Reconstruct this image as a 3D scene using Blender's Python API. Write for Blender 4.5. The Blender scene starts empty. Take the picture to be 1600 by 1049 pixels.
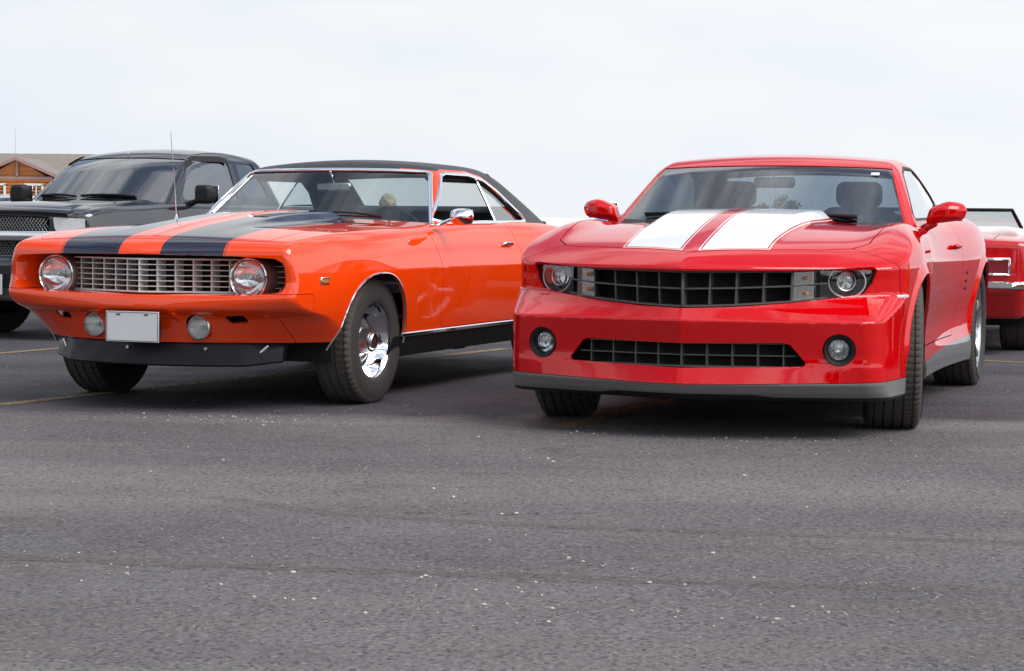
import bpy, math, random
import numpy as np
from mathutils import Vector, Matrix

# ------------------------------------------------------------------ camera, sky, sun, exposure
scene = bpy.context.scene
scene.unit_settings.system = 'METRIC'
cam_data = bpy.data.cameras.new('camera')
camera = bpy.data.objects.new('camera', cam_data)
scene.collection.objects.link(camera)
cam_data.sensor_width = 36.0
cam_data.lens = 36.0 * 3304.0 / 1600.0
cam_data.clip_start = 0.1
cam_data.clip_end = 4000.0
CAM_PITCH = math.atan((524.5 - 338.1) / 3304.0)
CAM_ROLL = math.radians(0.5266)
camera.matrix_world = (Matrix.Translation((0.0, 0.0, 0.99)) @ Matrix.Rotation(math.radians(90) - CAM_PITCH, 4, 'X')
                       @ Matrix.Rotation(CAM_ROLL, 4, 'Z'))
scene.camera = camera

SUN_EL, SUN_AZ = math.radians(50), math.radians(120)      # azimuth clockwise from the viewing direction (+Y)
world = bpy.data.worlds.new('World')
scene.world = world
world.use_nodes = True
wn, wl = world.node_tree.nodes, world.node_tree.links
wn.clear()
w_out = wn.new('ShaderNodeOutputWorld')
w_sky = wn.new('ShaderNodeTexSky')
w_sky.sky_type = 'NISHITA'
w_sky.sun_disc = False
w_sky.sun_elevation = SUN_EL
w_sky.sun_rotation = SUN_AZ
w_bg = wn.new('ShaderNodeBackground'); w_bg.inputs['Strength'].default_value = 0.11
w_cl = wn.new('ShaderNodeBackground'); w_cl.inputs['Strength'].default_value = 0.90
w_mix = wn.new('ShaderNodeMixShader')
w_tc = wn.new('ShaderNodeTexCoord')
w_map = wn.new('ShaderNodeMapping'); w_map.inputs['Scale'].default_value = (1.0, 1.0, 3.2)
w_n1 = wn.new('ShaderNodeTexNoise'); w_n1.inputs['Scale'].default_value = 2.3; w_n1.inputs['Detail'].default_value = 7; w_n1.inputs['Roughness'].default_value = 0.56
w_n2 = wn.new('ShaderNodeTexNoise'); w_n2.inputs['Scale'].default_value = 4.5; w_n2.inputs['Detail'].default_value = 5
w_sep = wn.new('ShaderNodeSeparateXYZ')
w_hz = wn.new('ShaderNodeMapRange'); w_hz.inputs['From Min'].default_value = 0.02; w_hz.inputs['From Max'].default_value = 0.42
w_hz.inputs['To Min'].default_value = 0.55; w_hz.inputs['To Max'].default_value = 0.0
w_add = wn.new('ShaderNodeMath'); w_add.operation = 'ADD'
w_cov = wn.new('ShaderNodeMapRange'); w_cov.interpolation_type = 'SMOOTHSTEP'
w_cov.inputs['From Min'].default_value = 0.40; w_cov.inputs['From Max'].default_value = 0.64
w_cov.inputs['To Min'].default_value = 0.10; w_cov.inputs['To Max'].default_value = 1.0
w_ramp = wn.new('ShaderNodeMapRange'); w_ramp.inputs['From Min'].default_value = 0.35; w_ramp.inputs['From Max'].default_value = 0.7
w_ccol = wn.new('ShaderNodeMixRGB'); w_ccol.inputs[1].default_value = (0.83, 0.90, 0.985, 1); w_ccol.inputs[2].default_value = (0.99, 0.995, 1.0, 1)
wl.new(w_tc.outputs['Generated'], w_map.inputs['Vector'])
wl.new(w_map.outputs[0], w_n1.inputs['Vector']); wl.new(w_map.outputs[0], w_n2.inputs['Vector'])
wl.new(w_tc.outputs['Generated'], w_sep.inputs[0]); wl.new(w_sep.outputs['Z'], w_hz.inputs['Value'])
wl.new(w_n1.outputs['Fac'], w_add.inputs[0]); wl.new(w_hz.outputs[0], w_add.inputs[1])
wl.new(w_add.outputs[0], w_cov.inputs['Value'])
wl.new(w_n2.outputs['Fac'], w_ramp.inputs['Value']); wl.new(w_ramp.outputs[0], w_ccol.inputs['Fac'])
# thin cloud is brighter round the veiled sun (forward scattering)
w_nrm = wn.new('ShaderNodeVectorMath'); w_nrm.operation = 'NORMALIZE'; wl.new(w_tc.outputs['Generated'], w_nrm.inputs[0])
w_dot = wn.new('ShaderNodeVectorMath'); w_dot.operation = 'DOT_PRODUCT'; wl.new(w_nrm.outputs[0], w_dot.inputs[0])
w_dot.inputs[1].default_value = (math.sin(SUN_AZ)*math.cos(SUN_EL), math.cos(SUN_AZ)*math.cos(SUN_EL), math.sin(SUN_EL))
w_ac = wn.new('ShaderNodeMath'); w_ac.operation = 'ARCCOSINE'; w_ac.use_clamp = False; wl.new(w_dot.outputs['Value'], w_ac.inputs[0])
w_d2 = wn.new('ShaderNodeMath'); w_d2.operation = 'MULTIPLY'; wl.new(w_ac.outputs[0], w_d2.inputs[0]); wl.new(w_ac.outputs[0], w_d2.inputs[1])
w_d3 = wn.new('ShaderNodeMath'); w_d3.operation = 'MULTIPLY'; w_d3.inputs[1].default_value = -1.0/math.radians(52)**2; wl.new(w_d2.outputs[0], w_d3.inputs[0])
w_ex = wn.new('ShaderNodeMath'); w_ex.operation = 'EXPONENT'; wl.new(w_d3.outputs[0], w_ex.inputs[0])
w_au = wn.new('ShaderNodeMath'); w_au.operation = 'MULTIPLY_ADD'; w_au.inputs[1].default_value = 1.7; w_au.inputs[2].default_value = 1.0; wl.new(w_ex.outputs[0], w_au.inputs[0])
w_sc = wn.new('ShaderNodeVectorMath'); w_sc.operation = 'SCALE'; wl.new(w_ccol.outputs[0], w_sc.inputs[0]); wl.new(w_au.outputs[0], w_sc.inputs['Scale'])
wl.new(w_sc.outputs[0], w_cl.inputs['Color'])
wl.new(w_sky.outputs[0], w_bg.inputs['Color'])
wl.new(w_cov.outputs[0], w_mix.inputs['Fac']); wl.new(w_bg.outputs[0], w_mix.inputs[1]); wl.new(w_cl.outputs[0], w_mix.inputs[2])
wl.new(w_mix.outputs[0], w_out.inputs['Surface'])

sun_data = bpy.data.lights.new('sun', 'SUN')
sun_data.energy = 2.8
sun_data.angle = math.radians(40)
sun_data.color = (1.0, 0.96, 0.9)
sun = bpy.data.objects.new('sun', sun_data)
scene.collection.objects.link(sun)
sun_dir = Vector((math.sin(SUN_AZ) * math.cos(SUN_EL), math.cos(SUN_AZ) * math.cos(SUN_EL), math.sin(SUN_EL)))
sun.rotation_euler = sun_dir.to_track_quat('Z', 'Y').to_euler()
sun.location = (0, 0, 30)

scene.view_settings.view_transform = 'Standard'
scene.view_settings.look = 'None'
scene.view_settings.gamma = 1.0
scene.view_settings.exposure = 0.08
scene.view_settings.use_curve_mapping = False
scene.render.engine = 'CYCLES'
scene.cycles.max_bounces = 10
scene.cycles.transparent_max_bounces = 16
# ------------------------------------------------------------------ numeric helpers
def spl(xs, ys):
    """natural cubic spline, linear outside"""
    x = np.array(xs, float); y = np.array(ys, float); n = len(x)
    h = np.diff(x); A = np.zeros((n, n)); b = np.zeros(n); A[0, 0] = A[-1, -1] = 1
    for i in range(1, n - 1):
        A[i, i-1] = h[i-1]; A[i, i] = 2*(h[i-1]+h[i]); A[i, i+1] = h[i]
        b[i] = 6*((y[i+1]-y[i])/h[i]-(y[i]-y[i-1])/h[i-1])
    m = np.linalg.solve(A, b)
    s0 = (y[1]-y[0])/h[0]-h[0]*m[1]/6; s1 = (y[-1]-y[-2])/h[-1]+h[-1]*m[-2]/6
    def f(t):
        t = np.asarray(t, float); i = np.clip(np.searchsorted(x, t)-1, 0, n-2)
        a = (x[i+1]-t)/h[i]; c = (t-x[i])/h[i]
        r = a*y[i]+c*y[i+1]+((a**3-a)*m[i]+(c**3-c)*m[i+1])*h[i]**2/6
        r = np.where(t < x[0], y[0]+s0*(t-x[0]), r)
        return np.where(t > x[-1], y[-1]+s1*(t-x[-1]), r)
    return f
def lin(xs, ys):
    return lambda t: np.interp(t, xs, ys)
def sstep(a, b, t):
    t = np.clip((np.asarray(t, float)-a)/(b-a), 0, 1); return t*t*(3-2*t)
def rmax(a, b, r):
    """intersection of two half-spaces with a round edge of radius r"""
    return np.hypot(np.maximum(a+r, 0), np.maximum(b+r, 0))+np.minimum(np.maximum(a, b), -r)
def smin(a, b, k):
    h = np.maximum(k-np.abs(a-b), 0)/k
    return np.minimum(a, b)-h*h*k*0.25
def poly_sdf(poly, p, q, r=0.0):
    """signed distance (negative inside) to a polygon, corners rounded by r"""
    P = np.array(poly, float); p = np.asarray(p, float); q = np.asarray(q, float)
    d = np.full(p.shape, 1e9); inside = np.zeros(p.shape, bool)
    for i in range(len(P)):
        ax, ay = P[i]; bx, by = P[(i+1) % len(P)]
        ex, ey = bx-ax, by-ay; wx, wy = p-ax, q-ay
        t = np.clip((wx*ex+wy*ey)/(ex*ex+ey*ey), 0, 1)
        d = np.minimum(d, (wx-ex*t)**2+(wy-ey*t)**2)
        c = ((ay <= q) & (by > q)) | ((by <= q) & (ay > q))
        with np.errstate(divide='ignore', invalid='ignore'):
            xi = ax+(q-ay)*ex/(ey if ey else 1e-12)
        inside ^= c & (p < xi)
    d = np.sqrt(d)
    return np.where(inside, -d, d)-r
def inset(poly, r):
    """shrink a polygon by r (for rounded corners of the same outer size)"""
    P = np.array(poly, float); n = len(P)
    area = 0.5*sum(P[i][0]*P[(i+1) % n][1]-P[(i+1) % n][0]*P[i][1] for i in range(n))
    s = 1 if area > 0 else -1; out = []
    for i in range(n):
        a, b, c = P[i-1], P[i], P[(i+1) % n]
        d1 = (b-a)/np.linalg.norm(b-a); d2 = (c-b)/np.linalg.norm(c-b)
        n1 = s*np.array([-d1[1], d1[0]]); n2 = s*np.array([-d2[1], d2[0]])
        k = 1+n1@n2
        out.append(b+r*(n1+n2)/max(k, 0.3))
    return out
def rpoly(poly, r):
    q = inset(poly, r)
    return lambda a, b: poly_sdf(q, a, b, r)

# ------------------------------------------------------------------ implicit surface -> mesh (V, N, T)
class Surf:
    def __init__(s, V, N, T): s.V, s.N, s.T = V, N, T
    def copy(s): return Surf(s.V.copy(), s.N.copy(), s.T.copy())
def gradient(f, P, e=7e-4):
    g = np.empty_like(P)
    for k in range(3):
        d = np.zeros(3); d[k] = e
        g[:, k] = (f(*(P+d).T)-f(*(P-d).T))/(2*e)
    return g
def extract(f, lo, hi, h, mirror=True):
    """surface nets on the zero set of f(u,v,z); f is even in u when mirror"""
    lo = np.array(lo, float); hi = np.array(hi, float)
    if mirror:
        nu = int(np.ceil(hi[0]/h))+1; xs = (np.arange(nu)+0.5)*h
    else:
        xs = np.arange(lo[0], hi[0]+h, h)
    ys = np.arange(lo[1], hi[1]+h, h); zs = np.arange(lo[2], hi[2]+h, h)
    U, Vv, Z = np.meshgrid(xs, ys, zs, indexing='ij')
    G = f(U, Vv, Z)
    if mirror:
        G = np.concatenate([G[::-1], G], 0); xs = np.concatenate([-xs[::-1], xs])
    org = np.array([xs[0], ys[0], zs[0]])
    S = G < 0; nx, ny, nz = G.shape
    sl = lambda a, b: (slice(a[0], nx-1+a[0]), slice(a[1], ny-1+a[1]), slice(a[2], nz-1+a[2]))
    cs = [S[sl(c, 0)] for c in np.ndindex(2, 2, 2)]
    cnt = sum(c.astype(np.int8) for c in cs); act = (cnt > 0) & (cnt < 8)
    idx = np.argwhere(act); ids = -np.ones(act.shape, np.int64); ids[act] = np.arange(len(idx))
    acc = np.zeros((len(idx), 3)); num = np.zeros(len(idx))
    for ax in range(3):
        oth = [k for k in range(3) if k != ax]
        for a in (0, 1):
            for b in (0, 1):
                c0 = np.zeros(3, int); c0[oth[0]] = a; c0[oth[1]] = b
                c1 = c0.copy(); c1[ax] = 1
                g0 = G[tuple((idx+c0).T)]; g1 = G[tuple((idx+c1).T)]
                m = (g0 < 0) != (g1 < 0)
                t = np.where(m, g0/np.where(m, g0-g1, 1), 0)
                p = np.tile(c0.astype(float), (len(idx), 1)); p[:, ax] = t
                acc[m] += p[m]; num += m
    P = org+(idx+acc/num[:, None])*h
    quads = []
    for ax in range(3):
        o1, o2 = [(1, 2), (2, 0), (0, 1)][ax]
        sh = list(G.shape); sh[ax] -= 1
        a = [slice(None)]*3; b = [slice(None)]*3
        a[ax] = slice(0, -1); b[ax] = slice(1, None)
        s0 = S[tuple(a)]; s1 = S[tuple(b)]
        e = np.argwhere(s0 != s1)
        ok = (e[:, o1] > 0) & (e[:, o2] > 0) & (e[:, o1] < G.shape[o1]-1) & (e[:, o2] < G.shape[o2]-1)
        e = e[ok]; d1 = np.zeros(3, int); d1[o1] = 1; d2 = np.zeros(3, int); d2[o2] = 1
        q = np.stack([ids[tuple((e-d1-d2).T)], ids[tuple((e-d2).T)], ids[tuple(e.T)], ids[tuple((e-d1).T)]], 1)
        flip = ~s0[tuple(e.T)]
        q[flip] = q[flip][:, ::-1]
        quads.append(q)
    Q = np.concatenate(quads)
    for _ in range(4):
        g = gradient(f, P); val = f(*P.T)
        st = val[:, None]*g/np.maximum((g*g).sum(1), 0.05)[:, None]
        ln = np.linalg.norm(st, axis=1); st *= np.minimum(1, 0.5*h/np.maximum(ln, 1e-9))[:, None]
        P = P-st
    g = gradient(f, P); N = g/np.maximum(np.linalg.norm(g, axis=1), 1e-9)[:, None]
    d1 = np.linalg.norm(P[Q[:, 0]]-P[Q[:, 2]], axis=1); d2 = np.linalg.norm(P[Q[:, 1]]-P[Q[:, 3]], axis=1)
    k = d1 <= d2
    T = np.concatenate([Q[k][:, [0, 1, 2]], Q[k][:, [0, 2, 3]], Q[~k][:, [0, 1, 3]], Q[~k][:, [1, 2, 3]]])
    # orient by normals
    fn = np.cross(P[T[:, 1]]-P[T[:, 0]], P[T[:, 2]]-P[T[:, 0]])
    bad = (fn*N[T].sum(1)).sum(1) < 0
    T[bad] = T[bad][:, ::-1]
    return Surf(P, N, T)
def compact(V, N, T):
    u, inv = np.unique(T, return_inverse=True)
    return Surf(V[u], N[u], inv.reshape(T.shape))
def cut(m, s):
    """split a Surf by per-vertex values (array or function): returns (negative side, positive side)"""
    if callable(s): s = s(*m.V.T)
    s = np.where(np.abs(s) < 2e-5, 2e-5, s)
    T = m.T; neg = s[T] < 0; c = neg.sum(1)
    Tn = T[c == 3]; Tp = T[c == 0]; mx = T[(c > 0) & (c < 3)]
    if len(mx) == 0: return compact(m.V, m.N, Tn) if len(Tn) else None, compact(m.V, m.N, Tp) if len(Tp) else None
    ng = s[mx] < 0; lone_neg = ng.sum(1) == 1
    pos = np.where(lone_neg, np.argmax(ng, 1), np.argmax(~ng, 1)); r = np.arange(len(mx))
    a = mx[r, pos]; b = mx[r, (pos+1) % 3]; cc = mx[r, (pos+2) % 3]
    nv = len(m.V)
    def key(i, j): return np.minimum(i, j)*np.int64(nv)+np.maximum(i, j)
    K = np.concatenate([key(a, b), key(a, cc)]); uk, inv = np.unique(K, return_inverse=True)
    i, j = uk // nv, uk % nv; t = (s[i]/(s[i]-s[j]))[:, None]
    NV = m.V[i]*(1-t)+m.V[j]*t; NN = m.N[i]*(1-t)+m.N[j]*t; NN /= np.maximum(np.linalg.norm(NN, axis=1), 1e-9)[:, None]
    ab = nv+inv[:len(a)]; ac = nv+inv[len(a):]
    V = np.concatenate([m.V, NV]); N = np.concatenate([m.N, NN])
    t1 = np.stack([a, ab, ac], 1); t2 = np.concatenate([np.stack([ab, b, cc], 1), np.stack([ab, cc, ac], 1)])
    ln2 = np.concatenate([lone_neg, lone_neg])
    Tn = np.concatenate([Tn, t1[lone_neg], t2[~ln2]]); Tp = np.concatenate([Tp, t1[~lone_neg], t2[ln2]])
    return (compact(V, N, Tn) if len(Tn) else None), (compact(V, N, Tp) if len(Tp) else None)
def inside(m, s): return cut(m, s)[0]
def outside(m, s): return cut(m, s)[1]
def join(*ms):
    ms = [m for m in ms if m is not None]; V = []; N = []; T = []; o = 0
    for m in ms:
        V.append(m.V); N.append(m.N); T.append(m.T+o); o += len(m.V)
    return Surf(np.concatenate(V), np.concatenate(N), np.concatenate(T))
def boundary(m):
    e = np.concatenate([m.T[:, [0, 1]], m.T[:, [1, 2]], m.T[:, [2, 0]]]); n = len(m.V)
    k = np.minimum(e[:, 0], e[:, 1])*np.int64(n)+np.maximum(e[:, 0], e[:, 1])
    u, i, c = np.unique(k, return_index=True, return_counts=True)
    return e[i[c == 1]]
def rim(m, depth=0.012, direction=None, where=None):
    """wall going in from the open edges of m; direction: fixed vector instead of -normal"""
    e = boundary(m)
    if where is not None:
        mid = (m.V[e[:, 0]]+m.V[e[:, 1]])/2; e = e[where(*mid.T)]
    if len(e) == 0: return None
    a, b = m.V[e[:, 0]], m.V[e[:, 1]]
    if direction is None:
        a2 = a-m.N[e[:, 0]]*depth; b2 = b-m.N[e[:, 1]]*depth
    else:
        d = np.array(direction, float); a2 = a+d; b2 = b+d
    fn = np.cross(a2-a, b-a); fn /= np.maximum(np.linalg.norm(fn, axis=1), 1e-9)[:, None]
    V = np.concatenate([a, b, b2, a2]); k = len(e); i = np.arange(k)
    # average the wall normals along the edge loop
    n = len(m.V); acc = np.zeros((n, 3)); np.add.at(acc, e[:, 0], fn); np.add.at(acc, e[:, 1], fn)
    acc /= np.maximum(np.linalg.norm(acc, axis=1), 1e-9)[:, None]
    na, nb = acc[e[:, 0]], acc[e[:, 1]]
    sharp_a = (na*fn).sum(1) < 0.8; sharp_b = (nb*fn).sum(1) < 0.8
    na = np.where(sharp_a[:, None], fn, na); nb = np.where(sharp_b[:, None], fn, nb)
    T = np.concatenate([np.stack([i, i+3*k, i+2*k], 1), np.stack([i, i+2*k, i+k], 1)])
    return Surf(V, np.concatenate([na, nb, nb, na]), T)
def rimmed(m, depth=0.012, **k):
    return join(m, rim(m, depth, **k))
def offset(m, d):
    return Surf(m.V+m.N*d, m.N.copy(), m.T.copy())
def flipped(m):
    return Surf(m.V.copy(), -m.N, m.T[:, ::-1].copy())
def shell(m, t):
    """closed-looking slab: outer face, inner face, edges"""
    return join(m, flipped(offset(m, -t)), rim(m, t))
def solve(f, p, q, axis, lo, hi, n=40):
    """coordinate along axis where f changes sign between lo (outside) and hi (inside)"""
    p = np.asarray(p, float); q = np.asarray(q, float)
    a = np.full(p.shape, float(lo)); b = np.full(p.shape, float(hi))
    def ev(t):
        return f(t, p, q) if axis == 0 else f(p, t, q) if axis == 1 else f(p, q, t)
    for _ in range(n):
        m = (a+b)/2; s = ev(m) > 0
        a = np.where(s, m, a); b = np.where(s, b, m)
    return (a+b)/2

# ------------------------------------------------------------------ objects
COL = scene.collection
def link(name, data, parent=None, loc=None, rot=None):
    o = bpy.data.objects.new(name, data); COL.objects.link(o)
    if parent is not None: o.parent = parent
    if loc is not None: o.location = loc
    if rot is not None: o.rotation_euler = rot
    return o
def thing(name, label, cat, loc=(0, 0, 0), rotz=0.0, group=None):
    o = link(name, None, None, loc, (0, 0, rotz)); o.empty_display_size = 0.2
    return tag(o, label, cat, group)
def tag(o, label=None, cat=None, group=None, kind=None):
    if label: o['label'] = label
    if cat: o['category'] = cat
    if group: o['group'] = group
    if kind: o['kind'] = kind
    return o
def surf_obj(name, parts, parent=None):
    """parts: list of (Surf, material); one mesh object"""
    parts = [(m, mt) for m, mt in parts if m is not None and len(m.T)]
    V = []; N = []; T = []; MI = []; mats = []; o = 0
    for m, mt in parts:
        if mt not in mats: mats.append(mt)
        V.append(m.V); N.append(m.N); T.append(m.T+o); o += len(m.V); MI.append(np.full(len(m.T), mats.index(mt), np.int32))
    V = np.concatenate(V).astype(np.float32); N = np.concatenate(N); T = np.concatenate(T).astype(np.int32); MI = np.concatenate(MI)
    ar = np.linalg.norm(np.cross(V[T[:, 1]]-V[T[:, 0]], V[T[:, 2]]-V[T[:, 0]]), axis=1)
    T = T[ar > 1e-10]; MI = MI[ar > 1e-10]
    me = bpy.data.meshes.new(name)
    me.vertices.add(len(V)); me.vertices.foreach_set('co', V.ravel())
    me.loops.add(len(T)*3); me.loops.foreach_set('vertex_index', T.ravel())
    me.polygons.add(len(T)); me.polygons.foreach_set('loop_start', np.arange(0, len(T)*3, 3, dtype=np.int32))
    me.polygons.foreach_set('material_index', MI)
    for mt in mats: me.materials.append(mt)
    me.update(calc_edges=True)
    me.polygons.foreach_set('use_smooth', np.ones(len(T), bool))
    me.normals_split_custom_set_from_vertices(N.astype(np.float32).tolist())
    return link(name, me, parent)
def raw_obj(name, V, F, mat, parent=None, loc=None, rot=None, smooth=40, mats=None, mi=None):
    me = bpy.data.meshes.new(name)
    me.from_pydata([tuple(map(float, v)) for v in V], [], [tuple(map(int, f)) for f in F])
    for mt in (mats or [mat]): me.materials.append(mt)
    if mi is not None: me.polygons.foreach_set('material_index', np.array(mi, np.int32))
    if smooth:
        me.polygons.foreach_set('use_smooth', np.ones(len(me.polygons), bool))
        me.set_sharp_from_angle(angle=math.radians(smooth))
    me.update()
    return link(name, me, parent, loc, rot)
class MB:
    """collects simple solids into one mesh"""
    def __init__(s): s.V = []; s.F = []; s.M = []; s.mats = []
    def add(s, V, F, mat=None):
        o = len(s.V); s.V += [tuple(map(float, v)) for v in V]; s.F += [tuple(int(i)+o for i in f) for f in F]
        if mat is not None:
            if mat not in s.mats: s.mats.append(mat)
            s.M += [s.mats.index(mat)]*len(F)
        else: s.M += [0]*len(F)
        return s
    def box(s, c, d, mat=None, bev=0.0, R=None):
        return s.add(*box_vf(c, d, bev, R), mat)
    def tube(s, pts, r, mat=None, n=8, caps=True):
        return s.add(*tube_vf(pts, r, n, caps), mat)
    def lathe(s, prof, axis='u', c=(0, 0, 0), n=32, mat=None):
        return s.add(*lathe_vf(prof, axis, c, n), mat)
    def obj(s, name, mat=None, parent=None, loc=None, rot=None, smooth=40):
        return raw_obj(name, s.V, s.F, mat, parent, loc, rot, smooth, mats=s.mats or None, mi=s.M)
def box_vf(c, d, bev=0.0, R=None):
    x, y, z = [k/2 for k in d]; b = min(bev, 0.49*min(d))
    if b <= 0:
        V = [(sx*x, sy*y, sz*z) for sx in (-1, 1) for sy in (-1, 1) for sz in (-1, 1)]
        F = [(0, 1, 3, 2), (4, 6, 7, 5), (0, 4, 5, 1), (2, 3, 7, 6), (0, 2, 6, 4), (1, 5, 7, 3)]
    else:
        V = []; idx = {}
        for sx in (-1, 1):
            for sy in (-1, 1):
                for sz in (-1, 1):
                    for ax in range(3):
                        p = [sx*(x-b), sy*(y-b), sz*(z-b)]; p[ax] += (sx, sy, sz)[ax]*b
                        idx[(sx, sy, sz, ax)] = len(V); V.append(tuple(p))
        F = []
        for ax in range(3):
            o1, o2 = [k for k in range(3) if k != ax]
            for s in (-1, 1):
                f = []
                for a, bb in ((-1, -1), (1, -1), (1, 1), (-1, 1)):
                    k = [0, 0, 0]; k[ax] = s; k[o1] = a; k[o2] = bb; f.append(idx[(*k, ax)])
                F.append(tuple(f))
            for a in (-1, 1):
                for bb in (-1, 1):
                    f = []
                    for s, w in ((-1, o1), (1, o1), (1, o2), (-1, o2)):
                        k = [0, 0, 0]; k[ax] = s; k[o1] = a; k[o2] = bb; f.append(idx[(*k, w)])
                    F.append(tuple(f))
        for sx in (-1, 1):
            for sy in (-1, 1):
                for sz in (-1, 1): F.append(tuple(idx[(sx, sy, sz, a)] for a in range(3)))
        # consistent outward winding (convex)
        G = []
        for f in F:
            a, bq, cq = (np.array(V[i]) for i in f[:3]); m = np.mean([V[i] for i in f], 0)
            G.append(f if np.cross(bq-a, cq-a) @ m > 0 else f[::-1])
        F = G
    V = np.array(V)
    if b <= 0:
        G = []
        for f in F:
            a, bq, cq = (V[i] for i in f[:3]); m = V[list(f)].mean(0)
            G.append(f if np.cross(bq-a, cq-a) @ m > 0 else f[::-1])
        F = G
    if R is not None: V = V @ np.array(R).T
    return V+np.array(c, float), F
def rot_m(ax, deg):
    return np.array(Matrix.Rotation(math.radians(deg), 3, ax))
def tube_vf(pts, r, n=8, caps=True):
    P = np.array(pts, float); k = len(P)
    R = np.full(k, r, float) if np.isscalar(r) else np.array(r, float)
    T = np.gradient(P, axis=0); T /= np.maximum(np.linalg.norm(T, axis=1), 1e-9)[:, None]
    up = np.array([0, 0, 1.0]) if abs(T[0][2]) < 0.9 else np.array([1.0, 0, 0])
    nrm = np.cross(T[0], up); nrm /= np.linalg.norm(nrm); V = []
    for i in range(k):
        nrm = nrm-T[i]*(nrm@T[i]); nrm /= max(np.linalg.norm(nrm), 1e-9); bn = np.cross(T[i], nrm)
        for j in range(n):
            a = 2*math.pi*j/n; V.append(P[i]+R[i]*(math.cos(a)*nrm+math.sin(a)*bn))
    F = [(i*n+j, i*n+(j+1) % n, (i+1)*n+(j+1) % n, (i+1)*n+j) for i in range(k-1) for j in range(n)]
    if caps: F += [tuple(range(n))[::-1], tuple((k-1)*n+j for j in range(n))]
    return V, F
def lathe_vf(prof, axis='u', c=(0, 0, 0), n=32):
    """profile of (along axis, radius); axis u, v or z"""
    V = []; k = len(prof); c = np.array(c, float)
    ax = {'u': 0, 'v': 1, 'z': 2}[axis]; o1, o2 = [(1, 2), (2, 0), (0, 1)][ax]
    for a, r in prof:
        for j in range(n):
            t = 2*math.pi*j/n; p = np.zeros(3); p[ax] = a; p[o1] = r*math.cos(t); p[o2] = r*math.sin(t); V.append(p+c)
    F = [(i*n+j, i*n+(j+1) % n, (i+1)*n+(j+1) % n, (i+1)*n+j) for i in range(k-1) for j in range(n)]
    return V, F
def edge_strip(field, sdf, plane, center, off, w, t, n=140, s=1, hi=2.6, u_in=0.2):
    """moulding that follows the outline sdf = off drawn on the surface field = 0 (plane 'vz' or 'uz')"""
    a = np.linspace(0, 2*math.pi, n+1); lo_ = np.zeros(n+1); hi_ = np.full(n+1, 1.3)
    def pt(r):
        p, q = center[0]+r*np.cos(a), center[1]+r*np.sin(a)
        if plane == 'vz': return solve(field, p, q, 0, 1.3, u_in), p, q
        return p, solve(field, p, q, 1, 0.5, hi), q
    for _ in range(26):
        m = (lo_+hi_)/2; g = sdf(*pt(m)) < off
        lo_ = np.where(g, m, lo_); hi_ = np.where(g, hi_, m)
    P = np.stack(pt((lo_+hi_)/2), 1); N = gradient(field, P, 4e-3); N /= np.linalg.norm(N, axis=1)[:, None]
    P[:, 0] *= s; N[:, 0] *= s
    k = len(P); P[-1] = P[0]
    V, F = strip_vf(np.concatenate([P[-4:-1], P, P[1:4]]), np.concatenate([N[-4:-1], N, N[1:4]]), w, t); q = 6
    V = V[3*q:(3+k)*q]; F = [f for f in ([(i*q+j, (i+1)*q+j, (i+1)*q+(j+1) % q, i*q+(j+1) % q) for i in range(k-1) for j in range(q)])]
    if s < 0: F = [f[::-1] for f in F]
    return V, F
def copy_tree(o, parent=None):
    c = o.copy(); COL.objects.link(c); c.parent = parent
    for ch in list(o.children): copy_tree(ch, c)
    return c
def strip_vf(pts, nrm, w, t):
    """flat moulding of width w and thickness t laid along pts, standing on a surface with normals nrm"""
    P = np.array(pts, float); Nn = np.array(nrm, float); T = np.gradient(P, axis=0); T /= np.linalg.norm(T, axis=1)[:, None]
    S = np.cross(Nn, T); S /= np.linalg.norm(S, axis=1)[:, None]; V = []
    sec = [(-0.5*w, -t*0.6), (-0.5*w, 0.45*t), (-0.28*w, t), (0.28*w, t), (0.5*w, 0.45*t), (0.5*w, -t*0.6)]
    for i in range(len(P)):
        for a, b in sec: V.append(P[i]+S[i]*a+Nn[i]*b)
    n = len(sec)
    F = [(i*n+j, (i+1)*n+j, (i+1)*n+(j+1) % n, i*n+(j+1) % n) for i in range(len(P)-1) for j in range(n)]
    F += [tuple(range(n)), tuple((len(P)-1)*n+j for j in range(n))[::-1]]
    return V, F
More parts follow.
